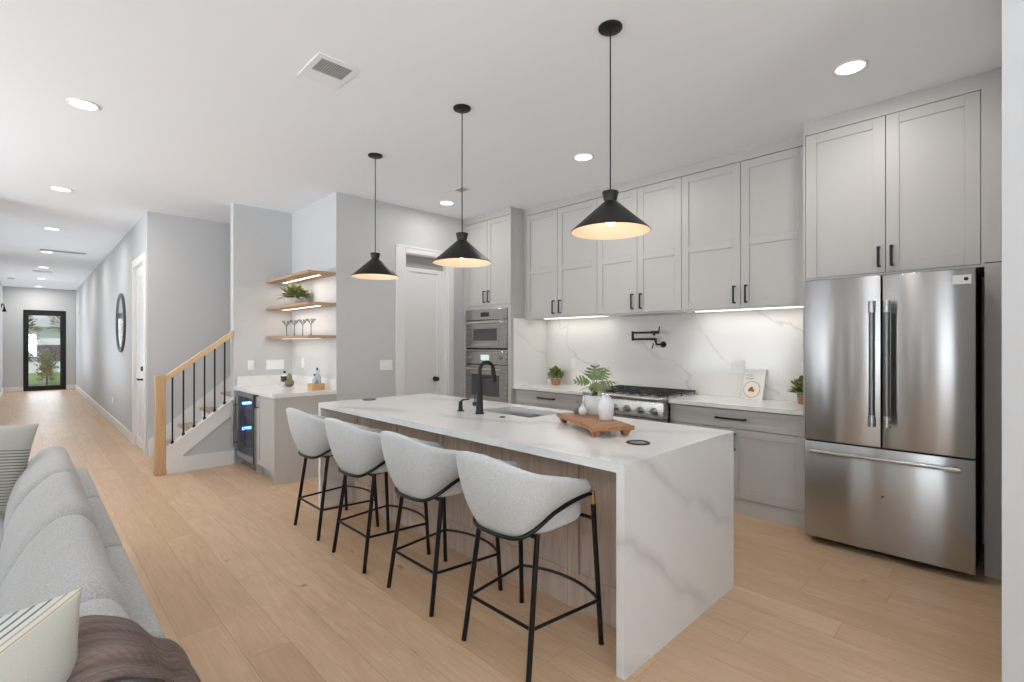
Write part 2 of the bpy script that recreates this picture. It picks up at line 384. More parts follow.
# hall side door (right wall) : casing and leaf
mb = MB(); c0 = 1.058
mb.box((c0, DW[0]-.10, 0), (1.076, DW[0], DW[2]+.10), .003).box((c0, DW[1], 0), (1.076, DW[1]+.10, DW[2]+.10), .003).box((c0, DW[0], DW[2]), (1.076, DW[1], DW[2]+.10), .003)
mb.box((1.076, DW[0], 0), (1.196, DW[0]+.02, DW[2])).box((1.076, DW[1]-.02, 0), (1.196, DW[1], DW[2])).box((1.076, DW[0]+.02, DW[2]-.02), (1.196, DW[1]-.02, DW[2]))
struct(mb, 'trim_1', m_trim, 'white casing of the hallway side door', 'door casing')
mb = shaker_x(1.088, DW[0]+.022, DW[1]-.022, .01, DW[2]-.022, .12, 1.0, .04, .012)
o = struct(mb, 'door_2', m_trim, 'white side door in the hallway with black lever', 'door')
MB().cyl((1.088, DW[0]+.11, .96), (1.028, DW[0]+.11, .96), .012).cyl((1.088, DW[0]+.11, .96), (1.076, DW[0]+.11, .96), .032).box((1.018, DW[0]+.10, .948), (1.034, DW[0]+.23, .972), .003).build('lever_handle', m_black, o)
MB().cyl((1.088, DW[0]+.11, 1.10), (1.05, DW[0]+.11, 1.10), .03).build('deadbolt', m_black, o)
# pantry door : casing, leaf, grey panel for the jamb shade
mb = MB(); p0, p1, pz = PD
mb.box((p0-.128, 5.235, 0), (p0, 5.254, pz+.085), .003).box((p1, 5.235, 0), (p1+.09, 5.254, pz+.085), .003).box((p0, 5.235, pz), (p1, 5.254, pz+.085), .003)
mb.box((p0-.128, 5.229, pz+.065), (p1+.09, 5.235, pz+.085))
mb.box((p0, 5.254, 0), (p0+.018, 5.373, pz)).box((p1-.018, 5.254, 0), (p1, 5.373, pz)).box((p0+.018, 5.254, pz-.012), (p1-.018, 5.373, pz))
struct(mb, 'trim_2', m_trim, 'white casing around the pantry door', 'door casing')
mb = MB(); y0, y1 = 5.315, 5.350; l0, l1, lz = p0+.02, p1-.02, 2.385
mb.box((l0+.05, y0+.012, .05), (l1-.05, y1, lz-.03))
mb.box((l0, y0, .01), (l0+.10, y1, lz), .002).box((l1-.10, y0, .01), (l1, y1, lz), .002).box((l0+.10, y0, lz-.05), (l1-.10, y1, lz), .002).box((l0+.10, y0, .01), (l1-.10, y1, .22), .002)
o = struct(mb, 'door_1', m_trim, 'white pantry door with black knob beside the oven tower', 'door')
B((l0, 5.335, lz+.004), (l1, 5.350, pz-.014)).build('jamb_shade_panel', mat('jamb_shade_grey', (.36, .36, .36), .3), o, label='grey panel above the door leaf')  # opaque grey colour stands in for dark shade in the deep jamb
kn = MB(); kn.cyl((l1-.14, y0, .97), (l1-.14, y0-.010, .97), .033, 20).cyl((l1-.14, y0, .97), (l1-.14, y0-.045, .97), .011)
kn.tube([(l1-.14, y0-.038, .97), (l1-.14, y0-.046, .97), (l1-.14, y0-.062, .97), (l1-.14, y0-.072, .97)], [.014, .028, .028, .016], 20)
kn.build('knob', m_black, o)
# front door with glass, threshold
mb = MB(); yf = FY-.01
mb.box((D0, yf, 0), (D0+.03, yf+.12, DZ)).box((D1-.03, yf, 0), (D1, yf+.12, DZ)).box((D0+.03, yf, DZ-.03), (D1-.03, yf+.12, DZ))
mb.box((D0+.03, yf+.02, .01), (.01, yf+.07, DZ-.03), .003).box((.712, yf+.02, .01), (D1-.03, yf+.07, DZ-.03), .003)
mb.box((.01, yf+.02, 2.28), (.712, yf+.07, DZ-.03), .003).box((.01, yf+.02, .01), (.712, yf+.07, .14), .003)
mb.box((D0, yf-.01, 0), (D1, yf+.12, .012))
o = struct(mb, 'door_3', m_black, 'black framed glass front door at the end of the hallway', 'door')
B((.005, yf+.040, .135), (.717, yf+.048, 2.285)).build('glass_pane', m_pane, o)
MB().cyl((-.04, yf+.02, 1.0), (-.04, yf-.045, 1.0), .011).box((-.05, yf-.055, .99), (.07, yf-.04, 1.01), .003).build('lever_handle', m_black, o)
# ================================================================== STAIRS
ZK = lambda x: .257+(x-1.076)*.759
KN0, KN1 = 6.50, 6.60
struct(MB().prism([(1.10, 0), (1.749, 0), (1.749, ZK(1.749)), (1.10, ZK(1.10))], (KN0+.014, KN1-.014)), 'wall_stair_knee', m_wall, 'low sloping grey wall below the stair balusters', 'wall')
mb = MB()
mb.prism([(1.078, 0), (1.235, 0), (1.235, .165), (1.235, .185), (1.749, ZK(1.749)-.165), (1.749, ZK(1.749)), (1.078, ZK(1.078))], (KN0, KN0+.014))
mb.prism([(1.078, ZK(1.078)), (1.749, ZK(1.749)), (1.749, ZK(1.749)+.018), (1.078, ZK(1.078)+.018)], (KN0-.008, KN1))
mb.box((1.235, KN0, 0), (1.749, KN0+.013, .165))
mb.box((1.078, KN0+.014, 0), (1.10, KN1, ZK(1.078)))
struct(mb, 'trim_3', m_trim, 'white sloping stringer board and baseboard of the stair knee wall', 'stringer')
mb = MB().prism([(1.09, 0), (1.26, 0), (3.3, 1.72), (3.3, 2.02), (1.26, .36), (1.09, .20)], (7.682, 7.70))
struct(mb, 'trim_4', m_trim, 'white skirt board rising along the wall behind the stairs', 'skirt board')
st = thing('staircase', 'staircase of oak treads and white risers behind the black balusters', 'staircase', (1.2, 7.1, 0))
for k in range(9):
    x = 1.17+.25*k; z = .19*(k+1); ya, yb = (KN1+.003, 7.68) if x < 1.45 else (6.665, 7.68)
    B((x, ya, z-.19), (x+.018, yb, z-.032)).build('riser', m_trim, st)
    B((x-.028, ya, z-.032), (x+.268-.02, yb, z), .008, 2).build('tread', m_tread, st)
    
rl = thing('stair_railing', 'oak stair railing with newel post and thin black balusters', 'railing', (1.03, 6.545, 0))
nw = MB().box((.982, 6.497, 0), (1.076, 6.591, 1.085), .004).box((.975, 6.490, 0), (1.083, 6.598, .05), .004)
nw.build('newel_post', m_oak, rl)
ZR = lambda x: 1.076+(x-1.076)*.759
hr = MB().prism([(1.078, ZR(1.078)-.066), (1.748, ZR(1.748)-.066), (1.748, ZR(1.748)), (1.078, ZR(1.078)-.0)], (6.515, 6.573))
hr.build('handrail', wood('oak_handrail_wood', srgb(202, 168, 130), srgb(214, 182, 144), srgb(222, 192, 156), 'x'), rl)
for i in range(6):
    x = 1.142+.1032*i
    b_ = MB().box((x-.0075, 6.5365, ZK(x)+.016), (x+.0075, 6.5515, ZR(x)-.06)); b_.box((x-.0145, 6.5295, ZK(x)+.010), (x+.0145, 6.5585, ZK(x)+.044), .004)
    b_.build('baluster', m_black, rl)
B((1.738, 6.510, ZR(1.74)-.072), (1.749, 6.578, ZR(1.74)+.006), .003).build('rail_rosette', m_tread, rl)
# ================================================================== KITCHEN RUN
yo0, yo1 = 4.324, 5.235
# oven tower
t = thing('oven_cabinet', 'tall greige cabinet tower holding the microwave and wall oven', 'cabinet', (4.5, 4.78, 0))
mb = MB(); xb = XO+.022
mb.box((xb, yo0, .10), (XW, yo0+.04, H)).box((xb, yo1-.03, .10), (XW, yo1+.015, H)).box((xb, yo0+.04, 1.88), (XW, yo1-.03, H)).box((xb, yo0+.04, .10), (XW, yo1-.03, .62))
mb.box((XO+.07, yo0, 0), (XW, yo1, .10)).box((XO+.4, yo0+.04, .62), (XW, yo1-.03, 1.88))
mb.box((XO, yo0, 3.018), (xb, yo1+.015, H)).box((XO, yo0, .62), (xb, yo0+.055, 1.915)).box((XO, yo1-.055, .62), (xb, yo1+.015, 1.915)).box((XO, yo0+.055, 1.872), (xb, yo1-.055, 1.915))
mb.box((XO, yo1-.04, 1.915), (xb, yo1+.015, 3.018)).box((XO-.0, yo0+.055, 1.335), (xb, yo1-.055, 1.348))
mb.build('body', m_cab, t)
ym = 4.76
for a, b, hy in ((yo0+.004, ym-.002, ym-.042), (ym+.002, yo1-.042, ym+.042)):
    d = shaker_x(XO, a, b, 1.920, 3.012).build('door', m_cab, t); pull_x(XO, hy, 2.03, .15).build('handle', m_black, d)
d = shaker_x(XO, yo0+.004, yo1-.042, .11, .612).build('drawer', m_cab, t); pull_x(XO, ym, .50, .25, False).build('handle', m_black, d)
# microwave (upper) and oven (lower)
oy0, oy1 = yo0+.058, yo1-.058
m_oglass = mat('oven_window_glass', (.07, .07, .07), .12)
t = thing('built_in_microwave', 'stainless steel microwave built in above the wall oven', 'microwave', (4.2, 4.78, 1.35))
xf = XO-.022
B((xf+.02, oy0, 1.350), (XO+.38, oy1, 1.870)).build('body', m_dark, t)
B((xf, oy0, 1.735), (xf+.02, oy1, 1.868), .003).build('control_panel', m_steel2, t)
B((xf-.003, 4.70, 1.775), (xf+.001, 4.86, 1.83)).build('display', mat('black_glass', (.02, .02, .022), .08), t)
dm = MB().box((xf, oy0, 1.372), (xf+.02, oy1, 1.728), .003)
d = dm.build('door', m_steel2, t)
B((xf-.003, oy0+.17, 1.468), (xf+.001, oy1-.17, 1.62), .002).build('window', m_oglass, d)
B((xf-.0015, oy0+.12, 1.43), (xf+.001, oy1-.12, 1.665), .001).build('window_frame', m_steel, d)
MB().tube([(xf-.045, oy0+.05, 1.700), (xf-.045, oy1-.05, 1.700)], .015).box((xf-.045, oy0+.07, 1.692), (xf, oy0+.09, 1.708)).box((xf-.045, oy1-.09, 1.692), (xf, oy1-.07, 1.708)).build('handle', m_bar, d)
t = thing('wall_oven', 'stainless steel wall oven with two knobs under the microwave', 'oven', (4.2, 4.78, .63))
B((xf+.02, oy0, .632), (XO+.38, oy1, 1.332)).build('body', m_dark, t)
B((xf, oy0, 1.165), (xf+.02, oy1, 1.330), .003).build('control_panel', m_steel2, t)
B((xf-.003, 4.70, 1.215), (xf+.001, 4.86, 1.285)).build('display', m_disp, t)
for q in (oy0+.12, oy1-.12): MB().cyl((xf, q, 1.25), (xf-.03, q, 1.25), .022).build('knob', m_steel2, t)
d = B((xf, oy0, .65), (xf+.02, oy1, 1.155), .003).build('door', m_steel2, t)
B((xf-.003, oy0+.13, .76), (xf+.001, oy1-.13, 1.03), .002).build('window', m_oglass, d)
MB().tube([(xf-.05, oy0+.05, 1.105), (xf-.05, oy1-.05, 1.105)], .016).box((xf-.05, oy0+.07, 1.097), (xf, oy0+.09, 1.113)).box((xf-.05, oy1-.09, 1.097), (xf, oy1-.07, 1.113)).build('handle', m_bar, d)
# upper cabinets: three pairs
ups = [((3.206, 3.773, 4.285), 'leftmost pair of tall greige upper cabinets beside the oven tower'),
       ((2.230, 2.710, 3.206), 'middle pair of greige upper cabinets over the gas range'),
       ((1.160, 1.685, 2.230), 'right pair of tall greige upper cabinets beside the refrigerator')]
for i, ((a, m_, b), lab) in enumerate(ups):
    t = thing('upper_cabinet', lab, 'cabinet', (4.65, m_, 1.745), 'upper cabinets over the counter')
    mb = MB(); e = yo0-.001 if i == 0 else b; zb = 1.745 if i != 1 else 1.757
    s0 = a if i != 2 else 1.1395
    mb.box((XU+.022, s0+.0005, zb+.004), (XW-.013, e-.0005, H)).box((XU, s0+.0005, 3.02), (XU+.022, e-.0005, H))
    mb.box((XU+.004, s0+.0005, zb-.012), (XU+.022, e-.0005, zb+.03))
    if i == 0: mb.box((XU, b+.002, zb), (XU+.022, e, 3.02))
    mb.build('body', m_cab, t)
    for p, q, hy in ((a+.002, m_-.002, m_-.05), (m_+.002, b-.002, m_+.05)):
        d = shaker_x(XU, p, q, 1.748, 3.014, .07, 2.315).build('door', m_cab, t); pull_x(XU, hy, 1.86, .155).build('handle', m_black, d)
t = thing('range_hood_insert', 'white range hood insert under the middle upper cabinets', 'range hood', (4.65, 2.7, 1.735))
B((4.47, 2.26, 1.733), (4.84, 3.17, 1.760), .003).build('housing', m_trim, t)
B((4.50, 2.34, 1.730), (4.80, 3.09, 1.734)).build('filter', m_steel, t)
for a, b, g in ((3.25, 4.22, 'thin under-cabinet light left of the range'), (1.19, 2.22, 'thin under-cabinet light right of the range')):
    o = B((4.70, a, 1.738), (4.735, b, 1.7485)).build('under_cabinet_light', m_ledc); o['label'] = g; o['category'] = 'light'; o['group'] = 'under-cabinet lights'
    area('strip_light', (4.715, (a+b)/2, 1.733), (0, 0, 0), .05, b-a-.02, 1.5, (1, .955, .89))
# fridge surround
yf0, yf1 = .0385, 1.138
t = thing('refrigerator_surround', 'greige cabinet with two doors and side panels enclosing the refrigerator', 'cabinet', (4.5, .6, 0))
mb = MB(); mb.box((xb, .14, 1.905), (XW, yf1, H)).box((XO, yf0, 0), (XW, .14, 1.925)).box((XO, yf0, 1.93), (XW, .14, H))
mb.box((XO, .14, 3.004), (xb, yf1, H)).box((XO+.003, yf1-.018, 0), (XW, yf1, 1.905)).box((XO, yf1-.014, 1.905), (xb, yf1, 3.004)).box((XO, .14, 1.905), (xb, yf1-.014, 1.918)).box((XO, .14, 1.918), (xb, .155, 3.004))
mb.build('body', m_cab, t)
ys = .632
for p, q, hy in ((.158, ys-.002, ys-.036), (ys+.002, yf1-.017, ys+.036)):
    d = shaker_x(XO, p, q, 1.922, 3.000, .072).build('door', m_cab, t); pull_x(XO, hy, 2.03, .14).build('handle', m_black, d)
# refrigerator
FX = 4.024
t = thing('refrigerator', 'large stainless steel french door refrigerator with bottom freezer drawer', 'refrigerator', (4.4, .62, 0))
B((FX+.062, .175, .035), (XO+.62, 1.085, 1.885)).build('body', mat('fridge_side_dark', (.05, .05, .052), .5, .4), t)
for yy in (.23, 1.03):
    MB().cyl((FX+.16, yy, 0), (FX+.16, yy, .036), .025).build('foot', m_dark, t)
def slab(y0, y1, z0, z1): return MB().box((FX, y0, z0), (FX+.058, y1, z1), .006, 2)
for p, q, hy, hu in ((.172, .6205, .588, 0), (.6275, 1.078, .668, 1)):
    d = slab(p, q, .742, 1.882).build('door', m_steel, t)
    h = MB().tube([(FX-.058, hy, .90), (FX-.058, hy, 1.695)], .0175, 16); h.build('handle', steel('handle_dark_steel', (.20, .20, .20), .3, .2), d)
    for z in (.885, 1.635): MB().tube([(FX-.058, hy, z), (FX-.058, hy, z+.075)], .0215, 16).box((FX-.058, hy-.009, z+.025), (FX, hy+.009, z+.05)).build('handle_bracket', m_steel2, d)
d = slab(.172, 1.078, .05, .733).build('freezer_drawer', m_steel, t)
MB().tube([(FX-.055, .25, .672), (FX-.055, 1.005, .672)], .0125, 14).build('handle', m_steel2, d)
for yy in (.235, .955): MB().tube([(FX-.055, yy, .672), (FX-.055, yy+.07, .672)], .016, 14).box((FX-.055, yy+.02, .664), (FX, yy+.045, .680)).build('handle_bracket', m_steel2, d)
MB().cyl((FX+.001, .62, .42), (FX-.002, .62, .42), .007, 16).build('emblem', m_dark, d)
lb = B((FX-.0015, .19, 1.79), (FX+.001, .275, 1.845)).build('label', mat('sticker_white', (.8, .8, .8), .5), t, label='small white sticker on right door')
MB().cyl((FX-.0012, .213, 1.82), (FX-.003, .213, 1.82), .011, 16).build('dot', m_black, lb)
# base cabinets
t = thing('base_cabinet', 'greige base cabinet with a drawer between the oven tower and the range', 'cabinet', (4.55, 3.76, 0), 'base cabinets below the counter')
bx = XB+.022
MB().box((bx, 3.200, .10), (XW-.014, yo0-.001, .876)).box((XB+.06, 3.200, 0), (XW-.014, yo0-.001, .10)).build('body', m_cab, t)
d = shaker_x(XB, 3.204, yo0-.02, .715, .868, .04).build('drawer', m_cab, t); pull_x(XB, 3.79, .80, .25, False).build('handle', m_black, d)
for p, q, hy in ((3.204, 3.752, 3.70), (3.756, yo0-.02, 3.81)):
    d = shaker_x(XB, p, q, .112, .710).build('door', m_cab, t); pull_x(XB, hy, .60, .14).build('handle', m_black, d)
t = thing('base_cabinet', 'greige base cabinet with wide drawer and doors beside the refrigerator', 'cabinet', (4.55, 1.7, 0), 'base cabinets below the counter')
MB().box((bx, 1.1395, .12), (XW-.014, 2.262, .876)).box((XB+.012, 1.1395, 0), (XW-.014, 2.262, .122)).build('body', m_cab, t)
d = shaker_x(XB, 1.146, 2.256, .712, .868, .045).build('drawer', m_cab, t); pull_x(XB, 1.70, .795, .25, False).build('handle', m_black, d)
for p, q, hy in ((1.146, 1.699, 1.668), (1.703, 2.256, 1.74)):
    d = shaker_x(XB, p, q, .128, .706).build('door', m_cab, t); pull_x(XB, hy, .60, .14).build('handle', m_black, d)
for a, b, lab in ((3.198, yo0-.0005, 'white quartz countertop left of the range'), (1.1395, 2.262, 'white quartz countertop between the range and refrigerator')):
    o = B((4.243, a, .877), (XW-.013, b, .915), .003).build('countertop', m_qplain); o['label'] = lab; o['category'] = 'countertop'; o['group'] = 'kitchen countertops'
o = B((4.255, yo0-.012, .9155), (XW-.0125, yo0-.0005, 1.744)).build('side_splash', m_qplain); o['label'] = 'plain quartz side splash on the flank of the oven tower'; o['category'] = 'backsplash'
o = B((XW-.012, 1.1395, .9155), (XW-.0005, yo0-.0125, 1.744)).build('backsplash', m_splash); o['label'] = 'veined white quartz backsplash behind the range'; o['category'] = 'backsplash'
# range
ry0, ry1 = 2.266, 3.194
t = thing('gas_range', 'stainless steel gas range with black grates and a row of knobs', 'range', (4.5, 2.73, 0))
MB().box((4.22, ry0, .12), (XW-.014, ry1, .895)).box((4.27, ry0+.02, 0), (XW-.02, ry1-.02, .12)).build('body', m_steel2, t)
MB().prism([(4.155, .735), (4.22, .735), (4.22, .90), (4.185, .90), (4.160, .86)], (ry0, ry1), 'y').build('control_panel', m_steel2, t)
MB().box((4.15, ry0, .893), (4.235, ry1, .93), .014, 3).box((4.235, ry0, .895), (XW-.014, ry1, .925)).build('cooktop', m_steel2, t)
for i in range(6):
    y = 2.362+.143*i
    k = MB().tube([(4.16, y, .800), (4.148, y, .800)], .034, 20).build('knob', m_steel2, t)
    MB().tube([(4.150, y, .800), (4.115, y, .800)], [.026, .023], 20).box((4.108, y-.005, .778), (4.118, y+.005, .822), .002).build('knob_grip', m_steel2, k)
for i in range(3):
    g0 = ry0+.012+i*.302; g1 = g0+.298; g = MB(); zt = .958
    for q in (4.265, 4.82): g.box((q, g0, zt-.016), (q+.014, g1, zt), .002)
    for q in (g0, g1-.014): g.box((4.265, q, zt-.016), (4.834, q+.014, zt), .002)
    for q in (4.405, 4.545, 4.69): g.box((q, g0, zt-.014), (q+.010, g1, zt-.001), .002)
    g.box((4.265, (g0+g1)/2-.006, zt-.014), (4.834, (g0+g1)/2+.006, zt-.001), .002)
    for q in (4.272, 4.55, 4.822):
        for w_ in (g0+.006, g1-.016): g.box((q, w_, .924), (q+.012, w_+.010, zt-.01))
    g.build('grate', m_iron, t)
    for q in (4.40, 4.69): MB().lathe([(.045, .9245), (.045, .932), (.034, .940), (.001, .942)], (q, (g0+g1)/2, 0), 20).build('burner', m_iron, t)
d = B((4.19, ry0+.004, .20), (4.22, ry1-.004, .725), .004).build('door', m_steel2, t)
MB().tube([(4.135, ry0+.06, .675), (4.135, ry1-.06, .675)], .014).box((4.135, ry0+.1, .667), (4.19, ry0+.12, .683)).box((4.135, ry1-.12, .667), (4.19, ry1-.10, .683)).build('handle', m_steel2, d)
B((4.187, ry0+.15, .33), (4.191, ry1-.15, .58)).build('window', m_oglass, d)
# pot filler
t = thing('pot_filler', 'matte black folding pot filler faucet on the backsplash over the range', 'faucet', (4.85, 2.65, 1.42))
x0 = XW-.012
pf = MB().tube([(x0, 2.645, 1.42), (x0-.012, 2.645, 1.42)], .033, 24).tube([(x0-.01, 2.645, 1.42), (x0-.055, 2.645, 1.42)], .013).tube([(x0-.05, 2.70, 1.42), (x0-.05, 2.645, 1.42)], .010).build('wall_mount', m_black, t)
MB().tube([(x0-.05, 2.71, 1.45), (x0-.05, 2.71, 1.475), (x0-.05, 2.71, 1.485)], .014).tube([(x0-.05, 2.70, 1.42), (x0-.05, 2.71, 1.455)], .011).tube([(x0-.05, 2.71, 1.478), (x0-.10, 2.955, 1.478)], .0115).build('lower_arm', m_black, t)
MB().tube([(x0-.10, 2.96, 1.46), (x0-.10, 2.96, 1.565)], .014).build('elbow', m_black, t)
MB().tube([(x0-.10, 2.955, 1.548), (x0-.15, 2.66, 1.548)], .0115).tube([(x0-.15, 2.70, 1.548), (x0-.15, 2.62, 1.548)], .016).tube([(x0-.15, 2.67, 1.55), (x0-.15, 2.67, 1.515)], .013).build('upper_arm', m_black, t)
MB().tube([(x0-.05, 2.735, 1.43), (x0-.07, 2.745, 1.37)], .006).tube([(x0-.15, 2.62, 1.53), (x0-.15, 2.61, 1.61)], .007).build('valve_lever', m_black, t)
# outlets and switches
def plate(kind, loc, w, h, face, label, n_=1, cat='outlet'):
    t = thing(kind, label, cat, loc); x, y, z = loc
    if face == 'x':
        B((x-.006, y-w/2, z-h/2), (x, y+w/2, z+h/2), .002).build('plate', m_plate, t)
        for i in range(n_):
            c = y-w/2+w*(i+.5)/n_; B((x-.009, c-.016, z-.033), (x-.006, c+.016, z+.033), .001).build('rocker', m_plate, t)
    else:
        B((x-w/2, y-.006, z-h/2), (x+w/2, y, z+h/2), .002).build('plate', m_plate, t)
        for i in range(n_):
            c = x-w/2+w*(i+.5)/n_; B((c-.016, y-.009, z-.033), (c+.016, y-.006, z+.033), .001).build('rocker', m_plate, t)
plate('outlet', (XW-.0125, 1.865, 1.205), .12, .12, 'x', 'white outlet plate on backsplash above the cookbook', 2)
plate('outlet', (XW-.0125, 1.27, 1.205), .12, .12, 'x', 'white outlet plate on backsplash above the plant by the refrigerator', 2)
plate('outlet', (XW-.0125, 3.87, 1.18), .075, .12, 'x', 'white outlet plate on backsplash between succulent and range')
plate('light_switch', (1.945, 6.5405, 1.165), .075, .12, 'y', 'single white switch on the wall left end above the bar counter', 1, 'switch')
plate('light_switch', (2.225, 6.5405, 1.165), .215, .12, 'y', 'wide white four gang switch above the bar counter', 4, 'switch')
plate('outlet', (2.4295, 6.17, 1.19), .075, .12, 'x', 'white outlet plate on the shelf wall above the cactus')
plate('light_switch', (3.045, 5.2535, 1.175), .165, .12, 'y', 'white three gang switch left of the pantry door', 3, 'switch')
plate('outlet', (1.0755, 11.25, .42), .075, .12, 'x', 'white outlet low on the hallway wall below the mirror')
# ================================================================== ISLAND
x0, x1, y0, y1 = 1.809, 2.966, 1.166, 4.26; TK = .04; XP = 2.11
t = thing('kitchen_island', 'long white quartz waterfall kitchen island with walnut side panels', 'island', ((x0+x1)/2, (y0+y1)/2, 0))
SX0, SX1, SY0, SY1 = 2.49, 2.84, 2.36, 2.93
mb = MB(); zt = .915
for a, b in (((x0, y0), (SX0, y1)), ((SX1, y0), (x1, y1)), ((SX0, y0), (SX1, SY0)), ((SX0, SY1), (SX1, y1))):
    mb.box((a[0], a[1], zt-TK), (b[0], b[1], zt))
mb.box((x0, y0, 0), (x1, y0+TK, zt-TK)).box((x0, y1-TK, 0), (x1, y1, zt-TK))
mb.build('quartz_waterfall_top', m_quartz, t)
MB().box((XP+.02, y0+TK, .0), (SX0-.03, y1-TK, zt-TK)).box((SX1+.03, y0+TK, .10), (x1-.045, y1-TK, zt-TK)).box((SX1+.03, y0+TK, 0), (x1-.10, y1-TK, .1)).box((SX0-.03, y0+TK, .0), (SX1+.03, SY0-.03, zt-TK)).box((SX0-.03, SY1+.03, .0), (SX1+.03, y1-TK, zt-TK)).box((SX0-.03, SY0-.03, 0), (SX1+.03, SY1+.03, .6)).build('cabinet_body', m_cab, t)
e = [1.206, 1.72, 2.33, 2.94, 3.55, 4.22]
for a, b in zip(e, e[1:]):
    MB().box((XP+.012, a+.04, .15), (XP+.02, b-.04, .85)).box((XP, a+.001, .0), (XP+.02, b-.001, .195), .0015).box((XP, a+.001, .80), (XP+.02, b-.001, zt-TK-.001), .0015).box((XP, a+.001, .195), (XP+.02, a+.072, .80), .0015).box((XP, b-.072, .195), (XP+.02, b-.001, .80), .0015).build('walnut_panel', m_isl, t)
e = [1.206, 1.81, 2.42, 3.02, 3.62, 4.22]
for a, b in zip(e, e[1:]):
    B((x1-.045, a+.002, .11), (x1-.025, b-.002, zt-TK-.01), .002).build('door', m_cab, t)
# sink
s_ = thing('sink', 'undermount stainless steel double sink in the island top', 'sink', ((SX0+SX1)/2, (SY0+SY1)/2, .69))
def bowl(a, b):
    mb = MB(); zb = .69; zr = zt-TK+.0; th = .004
    mb.box((SX0-.004, a, zb), (SX1+.004, b, zb+th)).box((SX0-.004, a, zb), (SX0, b, zr)).box((SX1, a, zb), (SX1+.004, b, zr)).box((SX0, a-.004, zb), (SX1, a, zr)).box((SX0, b, zb), (SX1, b+.004, zr))
    mb.lathe([(.04, zb+th), (.04, zb+th+.003), (.02, zb+th+.001), (.001, zb+th+.001)], ((SX0+SX1)/2, (a+b)/2, 0), 20)
    return mb
ms = (SY0+SY1)/2-.03
bowl(SY0, ms-.012).build('basin', m_sink, s_); bowl(ms+.012, SY1).build('basin', m_sink, s_)
B((SX0, ms-.008, .80), (SX1, ms+.008, .862), .005, 2).build('divider', m_sink, s_)
# faucet
t = thing('faucet', 'tall matte black gooseneck kitchen faucet on the island', 'faucet', (2.365, 2.755, .915))
fx, fy = 2.365, 2.755
MB().lathe([(.0, .9155), (.031, .9155), (.031, .925), (.027, .935), (.0255, 1.0), (.020, 1.10), (.0155, 1.2), (.0135, 1.22)], (fx, fy, 0), 24).build('body', m_black, t)
arc = [(fx, fy, 1.20)]+[(fx+.068-.068*math.cos(a), fy, 1.225+.068*math.sin(a)) for a in [PI*k/14 for k in range(13)]]
MB().tube(arc, .0135, 14).build('neck', m_black, t)
ex, ez = arc[-1][0], arc[-1][2]
MB().tube([(ex-.002, fy, ez+.01), (ex+.004, fy, ez-.02), (ex+.016, fy, ez-.10), (ex+.018, fy, ez-.115)], [.014, .0165, .021, .018], 16).build('spray_head', m_black, t)
MB().tube([(fx, fy, 1.175), (ex+.006, fy, 1.175)], .005).build('docking_arm', m_black, t)
MB().tube([(fx, fy+.02, .985), (fx, fy+.062, .985)], .018, 16).tube([(fx, fy+.052, .985), (fx+.01, fy+.066, 1.06)], .005).build('lever_handle', m_black, t)
t = thing('soap_dispenser', 'small matte black soap dispenser left of the faucet', 'soap dispenser', (2.362, 2.975, .915))
MB().lathe([(0, .9155), (.027, .9155), (.027, .921), (.016, .925), (.015, .985), (.010, .99), (0, .992)], (2.362, 2.975, 0), 20).build('body', m_black, t)
MB().tube([(2.362, 2.975, .985), (2.375, 2.965, 1.0), (2.40, 2.915, 1.008)], [.008, .0065, .0055]).build('spout', m_black, t)
o = MB().lathe([(0, .9155), (.022, .9155), (.022, .919), (.015, .922), (0, .922)], (2.37, 2.515, 0), 20).build('disposal_button', m_black); o['label'] = 'small round black button on the island between faucet and stools'; o['category'] = 'button'
for (px, py, lab) in ((2.262, 1.375, 'round grey pop-up outlet near the front end of the island'), (2.235, 4.155, 'round grey pop-up outlet near the far end of the island')):
    t = thing('pop_up_outlet', lab, 'outlet', (px, py, .915), 'pop-up outlets in the island top')
    MB().lathe([(.044, .9152), (.061, .9152), (.061, .919), (.058, .921), (.046, .921), (.044, .9185)], (px, py, 0), 36, False).build('ring', m_black, t)
    MB().lathe([(0, .9152), (.044, .9152), (.044, .9185), (0, .9195)], (px, py, 0), 32).build('cap', mat('outlet_cap_grey', (.25, .25, .25), .4, .5), t)
# ================================================================== TRAY AND WHAT STANDS ON IT
ta = math.radians(60); tc = Vector((2.455, 1.810, .915)); TM = Matrix.Translation(tc) @ Matrix.Rotation(ta, 4, 'Z')
t = thing('serving_tray', 'footed reddish wooden riser board on the island', 'tray', tuple(tc))
L, Wd = .30, .125
MB().box((-L, -Wd, .034), (L, Wd, .058), .004, 2, TM).build('board', m_tray, t)
for sx_ in (-1, 1):
    for sy_ in (-1, 1):
        cx, cy = sx_*(L-.05), sy_*(Wd-.035)
        rings = [[(cx+a*w, cy+b*w, z) for a, b in ((-1, -1), (1, -1), (1, 1), (-1, 1))] for w, z in ((.014, .0005), (.018, .012), (.026, .034))]
        MB().loft(rings).xf(TM).build('foot', m_tray, t)
TZ = .915+.0585
px, py = 2.640, 1.925
t = thing('potted_monstera', 'monstera plant with split leaves in a white pot on the wooden board', 'plant', (px, py, TZ))
MB().lathe([(0, 0), (.050, 0), (.056, .008), (.061, .06), (.063, .118), (.060, .122), (.056, .118), (.054, .09), (0, .09)], (px, py, TZ), 36).build('pot', mat('ribbed_white_pot', (.76, .76, .76), .5), t)
MB().lathe([(0, .091), (.0535, .091), (.0535, .097), (0, .099)], (px, py, TZ), 20).build('soil', mat('soil', (.03, .02, .015), 1), t)
RV = Vector((math.cos(YAW), -math.sin(YAW), 0)); FV = Vector((math.sin(YAW), math.cos(YAW), 0)); UV_ = Vector((0, 0, 1))
